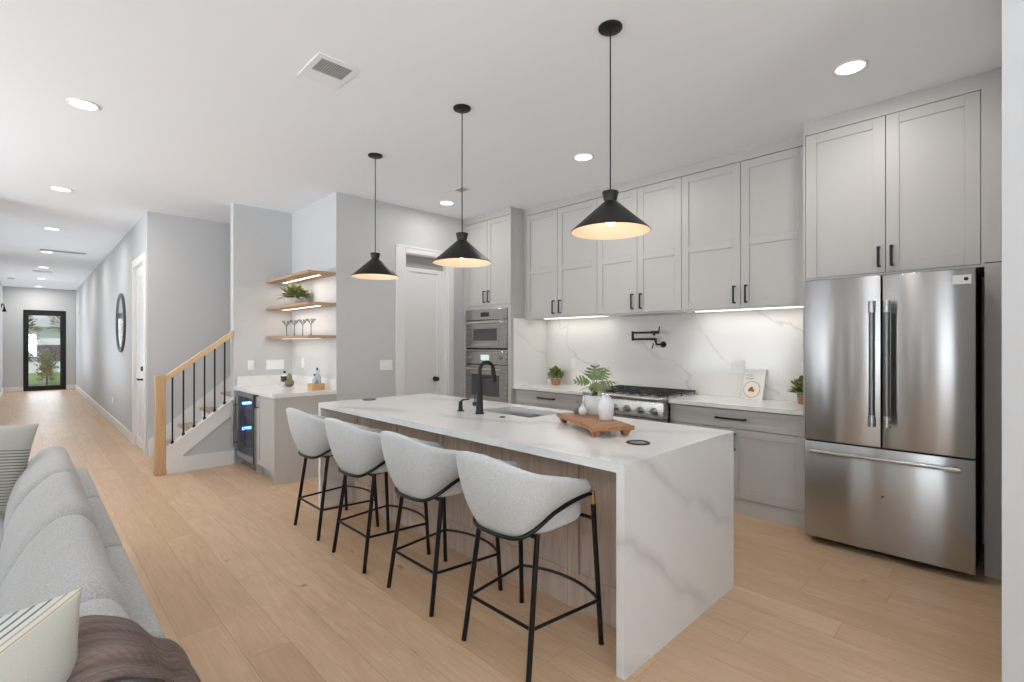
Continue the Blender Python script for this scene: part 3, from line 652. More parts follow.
def mon_leaf(mb, base, tip, side, wid, seed=0):
    base, tip, side = Vector(base), Vector(tip), Vector(side).normalized(); ax = tip-base; Ln = ax.length; nrm = ax.cross(side).normalized()
    prof = lambda s: math.sin(min(1, s*1.15+.12)*PI)**.6*(1 if s > .1 else .8)
    K = 6
    def P(s, w): return base+ax*s+side*w*wid+nrm*(-.25*(w*wid)**2/wid-.12*Ln*(s-.5)**2)
    for sg in (-1, 1):
        for k in range(K):
            s0 = .02+k*.15; s1 = s0+.15
            sm = (s0+s1)/2; w = prof(min(.98, sm))*(1 if k < K-1 else .7)
            fwd = .10
            a = P(s0, 0); b = P(s1, 0)
            c0 = P(s0+.02+fwd*.4, sg*w*.55); c1 = P(s1-.005+fwd*.4, sg*w*.55)
            d0 = P(s0+.035+fwd, sg*w*.95); d1 = P(s1-.03+fwd, sg*w)
            v = [mb.bm.verts.new(q) for q in (a, b, c1, c0, d1, d0)]
            mb.bm.faces.new((v[0], v[1], v[2], v[3])); mb.bm.faces.new((v[3], v[2], v[4], v[5]))
    mb.tube([base, base+ax*.5+nrm*(-.002), tip], [.0016, .0013, .0006], 5)
bp = Vector((px, py, TZ+.09))
lv = [((-.004, .0, .125), (.004, .01, .250), (1, 0, .0), .072), ((-.03, .0, .115), (-.165, -.02, .118), (0, .75, .55), .055), ((.03, .01, .115), (.165, .03, .112), (0, .8, .35), .050),
      ((0, -.03, .12), (.012, -.12, .050), (1, 0, 0), .062), ((-.01, .02, .12), (-.09, .06, .19), (.6, .6, -.3), .055), ((.015, .01, .13), (.10, .02, .215), (.7, .2, -.5), .050), ((-.015, -.02, .10), (-.10, -.07, .075), (.6, -.6, .2), .05), ((.02, -.02, .10), (.10, -.08, .075), (.6, .6, .2), .048)]
for bs, tp, sd_, w in lv:
    f = lambda q: bp+RV*q[0]+FV*q[1]+UV_*q[2]
    mb = MB(); mon_leaf(mb, f(bs), f(tp), RV*sd_[0]+FV*sd_[1]+UV_*sd_[2], w); mb.build('leaf', m_leafb, t)
    MB().tube([bp+RV*bs[0]*.2, bp+(f(bs)-bp)*.5+RV*bs[0]*.2, f(bs)], [.004, .0035, .003], 6).build('stem', m_stem, t)
jx, jy = 2.483, 1.730
t = thing('ceramic_vase', 'white textured ceramic vase at the front of the wooden board', 'vase', (jx, jy, TZ))
MB().lathe([(0, 0), (.036, 0), (.040, .006), (.047, .05), (.048, .085), (.040, .115), (.022, .132), (.018, .140), (.021, .146), (.017, .146), (.014, .135), (0, .12)], (jx, jy, TZ), 36).build('body', mat('frosted_white_ceramic', (.74, .75, .76), .55), t)
def handle_ring(mb, c, r): mb.tube([c+Vector((0, 0, 0))+RV*r*math.cos(a)+UV_*r*math.sin(a) for a in [2*PI*k/16 for k in range(16)]], .004, 6, True)
mb = MB(); handle_ring(mb, Vector((jx, jy, TZ+.128))-RV*.018, .010); handle_ring(mb, Vector((jx, jy, TZ+.128))+RV*.018, .010); mb.build('handle', MATS['frosted_white_ceramic'], t)
def bud(name, x, y, m_, lab, s=1.):
    o = MB().lathe([(0, 0), (.016*s, 0), (.026*s, .014*s), (.028*s, .028*s), (.022*s, .046*s), (.010*s, .056*s), (.008*s, .066*s), (.012*s, .072*s), (.008*s, .072*s), (.006*s, .06*s), (0, .05*s)], (x, y, TZ), 28).build(name, m_)
    o['label'] = lab; o['category'] = 'vase'
bud('bud_vase', 2.538, 1.945, m_bluewhite, 'small round white bud vase on the wooden board')
bud('bud_vase', 2.575, 2.015, m_grey, 'small grey bud vase at the left end of the wooden board', 1.12)
# ================================================================== BAR STOOLS
def stool(label, loc, rot):
    t = thing('bar_stool', label, 'bar stool', (0, 0, 0), 'bar stools along the island')
    def U(q, ax, ay, cx, xe, ye):
        "q in -1..1 round the U from one arm end to the other"
        a = abs(q); sg = 1 if q >= 0 else -1; k = .72
        if a <= k:
            th = a/k*PI/2; n_ = .74
            return cx-ax*abs(math.cos(th))**n_, sg*ay*abs(math.sin(th))**n_
        f = (a-k)/(1-k); return cx+(xe-cx)*f, sg*(ay+(ye-ay)*f)
    sm = lambda f: f*f*(3-2*f)
    def zr(a): return .938-.095*sm(min(1, a/.76))-.062*sm(max(0, (a-.6)/.4)) if a < 2 else 0
    def zl(a): return .592+.0*a+.135*sm(max(0, (a-.22)/.78))
    NQ, NV = 73, 12; rings = []
    for i in range(NQ):
        q = math.sin((-1+2*i/(NQ-1))*PI/2); a = abs(q)
        rx, ry = U(q, .308, .276, -.035, .172, .250); lx, ly = U(q, .205, .205, -.035, .185, .232)
        R = Vector((rx, ry, zr(a))); Lo = Vector((lx, ly, zl(a)))
        out = Vector((rx+.02 if a < .8 else 0, ry, 0)).normalized() if a < .999 else Vector((0, ry, 0)).normalized()
        th = .034; outer = []; inner = []
        for j in range(NV+1):
            f = j/NV; P = Lo.lerp(R, f)+out*(.020*math.sin(PI*f**.8))
            outer.append(P); inner.append(P-out*th)
        top = [R+UV_*.010-out*.006, R+UV_*.014-out*.017, R+UV_*.010-out*.028]
        bot = [Lo-UV_*.010-out*.026, Lo-UV_*.010-out*.008]
        rg = outer+top+inner[::-1]+bot
        if a > .93:
            cc_ = sum(rg, Vector())/len(rg); kk_ = max(.25, math.sqrt(max(0, 1-((a-.93)/.07)**2))); rg = [cc_+(p-cc_)*kk_ for p in rg]
        rings.append(rg)
    MB().loft(rings).build('backrest_shell', m_boucle, t, 60)
    # seat
    def D(s, z, g=0):
        out = []
        for k in range(40):
            a = 2*PI*k/40; c_, s__ = math.cos(a), math.sin(a); n_ = .62
            out.append((.012+(.225 if c_ > 0 else .215)*math.copysign(abs(c_)**n_, c_)*s, .208*math.copysign(abs(s__)**n_, s__)*s, z))
        return out
    MB().loft([D(.86, .592), D(.96, .596), D(1.0, .612), D(1.0, .66), D(.975, .682), D(.90, .694), D(.5, .700), D(.05, .701)]).build('seat', m_boucle, t, 60)
    # legs
    for sg in (-1, 1):
        MB().tube([(.225, sg*.265, 0), (.187, sg*.246, .672)], [.0125, .0125], 12).tube([(.225, sg*.265, 0), (.225, sg*.265, .006)], .014, 12).build('leg', m_blacks, t)
        MB().tube([(-.225, sg*.215, 0), (-.140, sg*.188, .598)], [.0125, .0125], 12).build('leg', m_blacks, t)
        MB().tube([(.187, sg*.246, .668), (.183, sg*.2445, .735)], .0118, 12).build('brass_sleeve', m_brass, t, label='brass sleeve at the top of the front leg')
    # rail following the shell
    path = []
    for i in range(41):
        q = -1+2*i/40; a = abs(q); lx, ly = U(q, .213, .213, -.035, .180, .243); path.append((lx, ly, zl(a)-.006))
    path = [(.183, -.2445, .735)]+path+[(.183, .2445, .735)]
    MB().tube(path, .0095, 10).build('back_rail', m_blacks, t)
    MB().tube([(.192, -.250, .60), (.192, .250, .60)], .009, 8).tube([(-.145, -.19, .585), (-.145, .19, .585)], .009, 8).tube([(-.145, -.15, .585), (.192, -.15, .60)], .008, 8).tube([(-.145, .15, .585), (.192, .15, .60)], .008, 8).build('seat_support', m_blacks, t)
    z = .21; r_, f_ = Vector((-.195, .2055, z)), Vector((.213, .259, z))
    fr = [Vector((r_.x, -r_.y, z)), Vector((r_.x, r_.y, z))]+[Vector((f_.x, f_.y, z))]
    for k in range(1, 12):
        u = -1+2*k/12; fr.append(Vector((f_.x+.075*(1-abs(u)**2.2), -u*f_.y, z)))
    fr.append(Vector((f_.x, -f_.y, z)))
    MB().tube([fr[0], fr[1]], .008, 8).tube([fr[1], fr[2]], .008, 8).tube([fr[-1], fr[0]], .008, 8).tube(fr[2:], .008, 8).build('footrest', m_blacks, t)
    t.location = loc; t.rotation_euler = (0, 0, rot)
    return t
st0 = stool('off-white upholstered bar stool nearest the camera, fully visible with brass sleeve', (1.728, 1.652, 0), 0)
def copy_tree(o, label, loc, rot):
    r = o.copy(); COL.objects.link(r); r.location = loc; r.rotation_euler = (0, 0, rot); r['label'] = label
    for ch in list(o.children):
        c = ch.copy(); COL.objects.link(c); c.parent = r
        for g in ch.children:
            d = g.copy(); COL.objects.link(d); d.parent = c
    return r
copy_tree(st0, 'off-white upholstered bar stool second from the front of the island', (1.738, 2.365, 0), 0)
copy_tree(st0, 'off-white upholstered bar stool third from the front, second from the far end', (1.722, 3.062, 0), 0)
copy_tree(st0, 'off-white upholstered bar stool at the far end, nearest the bar cabinet', (1.730, 3.765, 0), 0)
# ================================================================== PENDANTS
for (x, y, lab) in ((2.203, 1.506, 'black cone pendant lamp nearest the camera over the front of the island'), (2.205, 2.760, 'black cone pendant lamp in the middle over the sink'), (2.208, 3.995, 'black cone pendant lamp farthest away over the end of the island')):
    t = thing('pendant_lamp', lab, 'pendant lamp', (x, y, 2.03), 'pendant lamps over the island')
    dz = -.02 if 2 < y < 3 else 0
    MB().lathe([(0, H-.014), (.056, H-.014), (.062, H-.010), (.063, H-.0005), (0, H-.0005)], (x, y, 0), 36).build('canopy', m_black, t)
    for dx in (-.033, .033): MB().lathe([(0, H-.018), (.005, H-.017), (.006, H-.014), (0, H-.013)], (x+dx, y-dx*.6, 0), 10).build('canopy_screw', m_blacks, t)
    MB().tube([(x, y, 2.225+dz), (x, y, H-.012)], .0038, 8).build('cord', m_black, t)
    o = MB().lathe([(0, 2.236), (.036, 2.236), (.043, 2.234), (.044, 2.231), (.033, 2.183), (.045, 2.172), (.206, 2.028), (.208, 2.024), (.2055, 2.0225)], (x, y, dz), 56, False).build('shade', m_black, t)
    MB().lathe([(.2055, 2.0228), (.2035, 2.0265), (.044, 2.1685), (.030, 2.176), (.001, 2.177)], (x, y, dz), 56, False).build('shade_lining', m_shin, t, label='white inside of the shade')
    MB().lathe([(0, 2.176), (.018, 2.175), (.018, 2.13), (0, 2.13)], (x, y, dz), 16).build('socket', m_bluewhite, t)
    MB().lathe([(0, 2.130), (.012, 2.128), (.024, 2.105), (.029, 2.085), (.024, 2.066), (.012, 2.057), (0, 2.055)], (x, y, dz), 20).build('bulb', m_bulb, t)
    ld = bpy.data.lights.new('pendant_light', 'POINT'); ld.energy = 1.3; ld.color = (1, .84, .66); ld.shadow_soft_size = .03
    lo = bpy.data.objects.new('pendant_light', ld); COL.objects.link(lo); lo.location = (x, y, 2.035+dz)
# ================================================================== DOWNLIGHTS, VENTS, DETECTOR
def downlight(x, y, lab, pw):
    t = thing('recessed_light', lab, 'ceiling light', (x, y, H-.01), 'recessed ceiling lights')
    MB().lathe([(.074, H-.0005), (.092, H-.0005), (.092, H-.004), (.088, H-.007), (.076, H-.007), (.074, H-.004)], (x, y, 0), 40, False).build('trim_ring', m_trim, t)
    MB().lathe([(0, H-.0055), (.0755, H-.0055), (.0755, H-.001), (0, H-.001)], (x, y, 0), 32).build('diffuser', m_led, t)
    d = bpy.data.lights.new('downlight', 'AREA'); d.shape = 'DISK'; d.size = .15; d.energy = pw; d.color = (1, .965, .92)
    o = bpy.data.objects.new('downlight', d); COL.objects.link(o); o.location = (x, y, H-.012)
hl = ['nearest of the hallway line, left of the square vent', 'second of the hallway line', 'third of the hallway line', 'fourth of the hallway line beside the long vent', 'fifth of the hallway line', 'sixth of the hallway line', 'last one before the front door']
for i, hy in enumerate((4.57, 7.246, 9.844, 12.40, 14.95, 17.60, 20.10)):
    downlight((.277, .259, .25, .247, .247, .24, .225)[i], hy, 'round recessed ceiling light, '+hl[i], 17 if i < 2 else 16)
for hy, lab in ((.706, 'above the refrigerator'), (2.721, 'in front of the upper cabinets'), (4.746, 'in front of the oven tower')):
    downlight(3.56, hy, 'round recessed ceiling light '+lab, 10 if hy < 1 else 13 if hy < 4 else 7)
def vent(x0, x1, y0, y1, lab, ns, dark=None, along='x', fr=.022):
    t = thing('ceiling_vent', lab, 'vent', ((x0+x1)/2, (y0+y1)/2, H-.01))
    mb = MB().box((x0, y0, H-.008), (x1, y0+fr, H-.0005), .002).box((x0, y1-fr, H-.008), (x1, y1, H-.0005), .002).box((x0, y0+fr, H-.008), (x0+fr, y1-fr, H-.0005), .002).box((x1-fr, y0+fr, H-.008), (x1, y1-fr, H-.0005), .002)
    mb.build('frame', m_vent, t)
    B((x0+fr, y0+fr, H-.003), (x1-fr, y1-fr, H-.0005)).build('duct', m_ventd, t)
    for i in range(ns):
        if along == 'x':
            c = y0+fr+(y1-y0-2*fr)*(i+.5)/ns; dn = dark is not None and c < dark
            w = .004 if dn else .0085
            MB().box((x0+fr, c-w, H-.007), (x1-fr, c+w, H-.0045)).build('louver', m_vent, t)
        else:
            c = x0+fr+(x1-x0-2*fr)*(i+.5)/ns
            MB().box((c-.006, y0+fr, H-.007), (c+.006, y1-fr, H-.0045)).build('louver', m_vent, t)
    return t
# square return near the camera : fine grille half and flat half
t = thing('ceiling_vent', 'square white ceiling vent with a grey grille near the camera', 'vent', (1.32, 2.96, H-.01))
vx0, vx1, vy0, vy1 = 1.195, 1.450, 2.80, 3.125
B((vx0, vy0, H-.006), (vx1, vy0+.045, H-.0005), .002).box((vx0, vy1-.125, H-.006), (vx1, vy1, H-.0005), .002).box((vx0, vy0+.045, H-.006), (vx0+.035, vy1-.125, H-.0005)).box((vx1-.028, vy0+.045, H-.006), (vx1, vy1-.125, H-.0005)).build('frame', m_vent, t)
B((vx0+.035, vy0+.045, H-.002), (vx1-.028, vy1-.125, H-.0005)).build('duct', m_ventd, t)
mb = MB()
for i in range(13):
    c = vx0+.043+i*.0147; mb.box((c-.0035, vy0+.045, H-.006), (c+.0035, vy1-.125, H-.0035))
mb.build('grille', mat('vent_grille_grey', (.42, .42, .42), .5), t)
vent(3.305, 3.435, 4.13, 4.31, 'small ceiling vent between middle pendant and oven tower', 4, 99, 'x', .012)
vent(.12, .80, 12.0, 12.30, 'long white slotted ceiling vent in the hallway', 3, 99, 'x', .03)
vent(.06, .44, 15.7, 15.98, 'white ceiling vent farther down the hallway', 4)
t = thing('smoke_detector', 'small round smoke detector on the hallway ceiling', 'smoke detector', (-.31, 17.95, H-.03))
MB().lathe([(0, H-.035), (.05, H-.034), (.068, H-.02), (.07, H-.0005), (0, H-.0005)], (-.31, 17.95, 0), 24).build('housing', mat('detector_grey', (.5, .5, .5), .5), t)
# ================================================================== HALL MIRROR, SCONCE, THERMOSTAT
t = thing('round_mirror', 'round dark framed mirror hanging on the hallway wall', 'mirror', (1.05, 10.05, 1.76))
R90 = Matrix.Translation((1.0755, 10.05, 1.76)) @ Matrix.Rotation(-PI/2, 4, 'Y')
MB().lathe([(.40, .0), (.468, .0), (.474, .012), (.470, .03), (.455, .036), (.415, .03), (.40, .018)], (0, 0, 0), 56, False).xf(R90).build('frame', m_frame, t)
MB().lathe([(0, .010), (.405, .010), (.405, .018), (0, .018)], (0, 0, 0), 48).xf(R90).build('glass', m_mirror, t)
t = thing('wall_sconce', 'small black wall sconce on the left hallway wall', 'sconce', (-.5, 19.4, 2.35))
MB().tube([(-.5295, 19.4, 2.45), (-.515, 19.4, 2.45)], .06, 20).build('back_plate', m_black, t)
MB().tube([(-.52, 19.4, 2.45), (-.50, 19.4, 2.52), (-.475, 19.4, 2.50), (-.465, 19.4, 2.40)], .012, 10).build('arm', m_black, t)
MB().lathe([(.015, 2.42), (.025, 2.38), (.045, 2.30), (.043, 2.30), (.023, 2.37), (.01, 2.41)], (-.465, 19.4, 0), 20, False).build('shade', m_black, t)
t = thing('thermostat', 'small white thermostat high on the far hallway wall', 'thermostat', (1.07, 19.3, 2.35))
B((1.055, 19.25, 2.30), (1.0755, 19.37, 2.52), .004).build('case', m_plate, t)
# ================================================================== BAR ALCOVE
bx0, by0 = 1.785, 5.245
t = thing('bar_cabinet', 'greige bar cabinet with one door and panelled end beside the wine cooler', 'cabinet', (2.1, 5.5, 0))
MB().box((bx0+.022, by0+.02, .10), (2.429, 5.80, .876)).box((bx0+.07, by0+.02, 0), (2.429, 5.80, .10)).box((bx0-.008, by0, 0), (2.429, by0+.02, .876)).box((bx0+.6, 5.80, 0), (2.429, 6.54, .876)).box((bx0+.022, 6.50, 0), (bx0+.6, 6.54, .876)).box((bx0+.0, 5.800, 0), (bx0+.6, 5.818, .876)).build('body', m_cab, t)
d = shaker_x(bx0, by0+.023, 5.797, .112, .868, .062).build('door', m_cab, t); pull_x(bx0, 5.755, .80, .14).build('handle', m_black, d)
t = thing('wine_cooler', 'under-counter wine cooler with glass door and blue lights', 'wine cooler', (2.05, 6.16, 0))
cy0, cy1 = 5.822, 6.495
MB().box((bx0+.02, cy0, .09), (bx0+.58, cy0+.02, .872)).box((bx0+.02, cy1-.02, .09), (bx0+.58, cy1, .872)).box((bx0+.02, cy0+.02, .09), (bx0+.58, cy1-.02, .11)).box((bx0+.02, cy0+.02, .85), (bx0+.58, cy1-.02, .872)).box((bx0+.56, cy0+.02, .11), (bx0+.58, cy1-.02, .85)).box((bx0+.05, cy0, 0), (bx0+.58, cy1, .09)).build('body', mat('cooler_liner_grey', (.16, .16, .17), .5), t)
mb = MB()
for i in range(9): mb.box((bx0+.046, cy0+.03+i*.07, .015), (bx0+.05, cy0+.075+i*.07, .075))
mb.build('base_grille', m_steel2, t)
for z in (.28, .42, .56, .70):
    mb = MB()
    for k in range(7): mb.tube([(bx0+.05, cy0+.04+k*.098, z), (bx0+.54, cy0+.04+k*.098, z)], .003, 6)
    mb.tube([(bx0+.045, cy0+.025, z), (bx0+.045, cy1-.025, z)], .005, 6); mb.build('rack', m_steel2, t)
for z in (.70, .40):
    B((1.828, cy1-.030, z), (1.925, cy1-.0205, z+.028)).build('led_bar', m_blue, t)
ld = bpy.data.lights.new('cooler_light', 'AREA'); ld.size = .3; ld.energy = .5; ld.color = (.5, .6, 1); lo = bpy.data.objects.new('cooler_light', ld); COL.objects.link(lo); lo.location = (bx0+.3, 6.15, .84)
mb = MB().box((bx0-.022, cy0, .10), (bx0+.015, cy0+.05, .868), .002).box((bx0-.022, cy1-.05, .10), (bx0+.015, cy1, .868), .002).box((bx0-.022, cy0+.05, .10), (bx0+.015, cy1-.05, .17), .002).box((bx0-.022, cy0+.05, .82), (bx0+.015, cy1-.05, .868), .002)
d = mb.build('door', mat('cooler_frame_steel', (.40, .40, .41), .35, .9), t)
B((bx0-.026, cy0-.001, .10), (bx0-.021, cy0+.035, .868), .001).build('door_edge', m_black, d)
B((bx0-.008, cy0+.05, .17), (bx0-.002, cy1-.05, .82)).build('glass', m_cpane, d)
MB().tube([(bx0-.075, cy1-.07, .22), (bx0-.075, cy1-.07, .76)], .012, 12).tube([(bx0-.075, cy1-.07, .27), (bx0-.02, cy1-.07, .27)], .007, 8).tube([(bx0-.075, cy1-.07, .71), (bx0-.02, cy1-.07, .71)], .007, 8).build('handle', m_steel, d)
o = MB().prism([(1.758, 5.235), (2.429, 5.235), (2.429, 6.540), (1.758, 6.540)], (.877, .917), 'z').box((2.415, 5.235, .917), (2.429, 6.526, 1.035)).box((1.79, 6.526, .917), (2.429, 6.540, 1.035)).build('bar_countertop', m_qplain); o['label'] = 'white quartz bar countertop with low upstand'; o['category'] = 'countertop'
for z, lab in ((2.20, 'top oak floating shelf in the bar alcove'), (1.862, 'middle oak floating shelf holding the fern bowl'), (1.505, 'lowest oak floating shelf holding the stemmed glasses')):
    t = thing('floating_shelf', lab, 'shelf', (2.26, 5.87, z), 'oak floating shelves')
    B((2.118, 5.256, z-.016), (2.4295, 6.5405, z+.015), .002).build('board', m_oakx, t)
    B((2.265, 5.36, z-.020), (2.305, 6.42, z-.0155)).build('light_strip', m_ledw if z > 1.6 else mat('warm_led_strip_dim', (1, 1, 1), .5, emit=(1, .86, .68, 1), es=1.5), t, label='glowing light strip under the shelf')
    area('shelf_light', (2.262, 5.89, z-.03), (0, 0, 0), .04, 1.05, 2.8 if z > 1.6 else 1.6, (1, .90, .78))
# leafy plants
def leaf(mb, p, d, L, w, up=UV_, bend=.3):
    d = d.normalized(); s_ = d.cross(up); s_ = s_.normalized() if s_.length > .01 else Vector((1, 0, 0)); nn = s_.cross(d)
    pts = [(0, .15), (.35, 1), (.7, .75), (1, .02)]; rows = []
    for f, ww in pts:
        c = p+d*L*f-nn*(bend*L*f*f); rows.append([c-s_*w*ww, c-nn*w*.25*ww*-1, c+s_*w*ww])
    mb.loft(rows, False)
def foliage(c, R, Hh, n_, L, w, flat=.0, seed=1, squash=1.0):
    rnd = random.Random(seed); mb = MB()
    for i in range(n_):
        a = rnd.uniform(0, 2*PI); e = rnd.uniform(.05, 1)**.7*PI/2; r = rnd.uniform(.35, 1)
        d = Vector((math.cos(a)*math.cos(e), math.sin(a)*math.cos(e), math.sin(e)))
        p = Vector(c)+Vector((d.x*R*r, d.y*R*r*squash, d.z*Hh*r))
        dd = (d+Vector((rnd.uniform(-.5, .5), rnd.uniform(-.5, .5), rnd.uniform(-.3, .5)))).normalized()
        leaf(mb, p, dd, L*rnd.uniform(.7, 1.2), w*rnd.uniform(.8, 1.2), bend=rnd.uniform(.1, .5))
    return mb
t = thing('potted_fern', 'bushy green plant in a pale stone bowl on the middle shelf', 'plant', (2.26, 5.98, 1.877))
MB().lathe([(0, 0), (.07, 0), (.095, .02), (.108, .055), (.110, .085), (.104, .088), (.098, .075), (0, .07)], (2.26, 5.98, 1.8775), 32).build('bowl', m_stone, t)
foliage((2.25, 5.98, 1.945), .12, .10, 230, .10, .016, seed=3, squash=1.7).build('foliage', m_leafb, t)
foliage((2.25, 5.98, 1.955), .12, .11, 150, .10, .015, seed=4, squash=1.7).build('foliage', m_leafa, t)
for i, (gy, lab) in enumerate(((6.20, 'stemmed glass farthest left on the lowest shelf'), (5.95, 'second stemmed glass from the left on the lowest shelf'), (5.70, 'third stemmed glass from the left on the lowest shelf'), (5.47, 'stemmed glass farthest right on the lowest shelf'))):
    t = thing('stemmed_glass', lab, 'glass', (2.24, gy, 1.5205), 'stemmed glasses on the lowest shelf')
    MB().lathe([(0, 0), (.034, 0), (.034, .003), (.008, .006), (.0045, .015), (.0045, .115), (.008, .122), (0, .124)], (2.24, gy, 1.5205), 20).build('stem', mat('smoked_glass_stem', (.03, .03, .03), .15, .0, **{'Coat Weight': .5}), t)
    MB().lathe([(.006, .120), (.030, .145), (.056, .185), (.054, .185), (.028, .147), (.004, .123)], (2.24, gy, 1.5205), 28, False).build('bowl', m_thin, t)
# things on bar counter
zc = .9175
t = thing('soap_bottle', 'small white bottle with dark label and black cap on the bar counter', 'bottle', (2.205, 6.17, zc))
MB().box((2.175, 6.14, zc), (2.240, 6.205, zc+.135), .008, 2).lathe([(0, .13), (.012, .13), (.012, .16), (0, .16)], (2.2075, 6.1725, zc), 14).build('bottle', m_bluewhite, t)
B((2.1735, 6.1385, zc+.05), (2.2415, 6.2065, zc+.125), .006).build('label', mat('label_charcoal', (.06, .055, .05), .6), t)
MB().lathe([(0, .155), (.014, .155), (.014, .182), (0, .184)], (2.2075, 6.1725, zc), 14).build('cap', m_black, t)
t = thing('potted_cactus', 'small green cactus in a round brown pot on the bar counter', 'plant', (2.235, 6.09, zc))
MB().lathe([(0, 0), (.03, 0), (.052, .025), (.054, .05), (.042, .075), (.034, .078), (.032, .07), (0, .068)], (2.235, 6.09, zc), 28).build('pot', mat('speckled_brown_pot', srgb(120, 106, 90), .6), t)
MB().lathe([(0, .065), (.022, .068), (.03, .095), (.027, .13), (.014, .155), (0, .16)], (2.235, 6.09, zc), 12).build('cactus', m_leafb, t, 10)
foliage((2.235, 6.09, zc+.07), .018, .07, 40, .02, .005, seed=8).build('spine', m_leafa, t, kind='stuff')
t = thing('wooden_caddy', 'small light wood box of bottles on the bar counter', 'caddy', (2.262, 5.45, zc))
cx, cy = 2.285, 5.44; cw, cd, ch = .07, .065, .07
MB().box((cx-cw, cy-cd, zc), (cx+cw, cy+cd, zc+.008)).box((cx-cw, cy-cd, zc+.008), (cx-cw+.008, cy+cd, zc+ch)).box((cx+cw-.008, cy-cd, zc+.008), (cx+cw, cy+cd, zc+ch)).box((cx-cw+.008, cy-cd, zc+.008), (cx+cw-.008, cy-cd+.008, zc+ch)).box((cx-cw+.008, cy+cd-.008, zc+.008), (cx+cw-.008, cy+cd, zc+ch)).build('box', m_boxw, t)
m_btl = mat('pale_blue_bottle_glass', (.45, .50, .53), .15)
for i, (dx, dy, hh, lab) in enumerate(((-.030, -.025, .17, 'short pale bottle at front left of the wooden caddy'), (.020, -.025, .21, 'pale bottle at front right of the wooden caddy'), (.022, .026, .235, 'tall dark topped bottle at the back of the wooden caddy'))):
    o = thing('small_bottle', lab, 'bottle', (cx+dx, cy+dy, zc+.0085), 'bottles in the wooden caddy')
    MB().lathe([(0, 0), (.021, 0), (.022, .005), (.022, hh*.62), (.008, hh*.75), (.0075, hh*.9), (0, hh*.9)], (cx+dx, cy+dy, zc+.0085), 18).build('bottle', m_btl, o)
    MB().lathe([(0, hh*.88), (.0095, hh*.88), (.0095, hh), (0, hh)], (cx+dx, cy+dy, zc+.0085), 14).build('cap', m_black if i != 1 else m_steel2, o)
# ================================================================== COUNTER ITEMS
t = thing('potted_succulent', 'small green succulent in a terracotta pot left of the range', 'plant', (4.70, 4.02, .916))
MB().lathe([(0, 0), (.052, 0), (.064, .060), (.066, .070), (.060, .070), (.058, .058), (0, .058)], (4.70, 4.02, .9155), 24).build('pot', m_terra, t)
foliage((4.70, 4.02, .985), .105, .12, 260, .06, .021, seed=11).build('foliage', m_leafa, t)
foliage((4.70, 4.02, .985), .08, .10, 80, .055, .018, seed=12).build('foliage', m_leafb, t)
t = thing('potted_plant', 'small leafy plant in a terracotta pot beside the refrigerator', 'plant', (4.72, 1.275, .916))
MB().lathe([(0, 0), (.036, 0), (.045, .075), (.047, .085), (.041, .085), (.040, .07), (0, .07)], (4.72, 1.275, .9155), 24).build('pot', m_terra, t)
foliage((4.72, 1.275, .99), .10, .11, 150, .055, .02, seed=21).build('foliage', m_leafa, t)
foliage((4.72, 1.275, .99), .08, .12, 90, .055, .018, seed=22).build('foliage', m_leafb, t)
# cookbook leaning on the backsplash
t = thing('cookbook', 'white cookbook with a plate of food on its cover leaning on the backsplash', 'book', (4.80, 1.77, .916))
BMx = Matrix.Translation((4.755, 1.712, .9165)) @ Matrix.Rotation(math.radians(-7), 4, 'Z') @ Matrix.Rotation(math.radians(17), 4, 'Y')
bw, bh, bt = .100, .288, .018      # local: y width, z height, x thickness (front = -x)
MB().box((.002, -bw+.003, .002), (bt-.002, bw-.001, bh-.002), 0, 1, BMx).build('page_block', mat('paper', (.72, .71, .68), .8), t)
MB().box((0, -bw, 0), (.002, bw, bh), 0, 1, BMx).box((bt-.002, -bw, 0), (bt, bw, bh), 0, 1, BMx).box((0, bw-.002, 0), (bt, bw, bh), 0, 1, BMx).build('cover', mat('book_cover_white', (.76, .74, .72), .4), t)
RD = BMx @ Matrix.Rotation(-PI/2, 4, 'Y')
def disc(cy, cz, r, d0, d1, seg=28, r2=None): return MB().lathe([(0, d0), (r, d0), (r2 or r, d1), (0, d1)], (0, 0, 0), seg).xf(BMx @ Matrix.Translation((0, cy, cz)) @ Matrix.Rotation(-PI/2, 4, 'Y'))
disc(.008, .094, .078, .0001, .0006).build('printed_plate_rim', mat('print_brown', srgb(150, 118, 100), .5), t)
disc(.008, .094, .073, .0007, .0011).build('printed_plate', mat('print_cream', srgb(232, 222, 206), .5), t)
rnd = random.Random(4); mb = MB()
for i in range(9):
    a = rnd.uniform(0, 6.28); r = rnd.uniform(0, .026)
    m2 = disc(.008+r*math.cos(a), .095+r*math.sin(a), rnd.uniform(.010, .016), .0012, .0016, 10)
    me = bpy.data.meshes.new('x'); m2.bm.to_mesh(me); mb.bm.from_mesh(me); m2.bm.free(); bpy.data.meshes.remove(me)
mb.build('printed_food', mat('print_orange', srgb(196, 122, 62), .5), t)
mb = MB()
for i in range(6):
    a = rnd.uniform(0, 6.28); r = rnd.uniform(0, .018)
    m2 = disc(.008+r*math.cos(a), .095+r*math.sin(a), .006, .0017, .002, 8)
    me = bpy.data.meshes.new('x'); m2.bm.to_mesh(me); mb.bm.from_mesh(me); m2.bm.free(); bpy.data.meshes.remove(me)
mb.build('printed_garnish', mat('print_brown_dark', srgb(92, 62, 36), .5), t)
mb = MB()
for (a, b, z, h_) in ((.005, .078, .218, .005), (.010, .075, .232, .003), (.0, .080, .196, .006), (.012, .07, .186, .003)):
    mb.box((-.0008, a, z), (-.0001, b, z+h_), 0, 1, BMx)
mb.build('printed_title', mat('print_grey', srgb(150, 150, 158), .5), t)
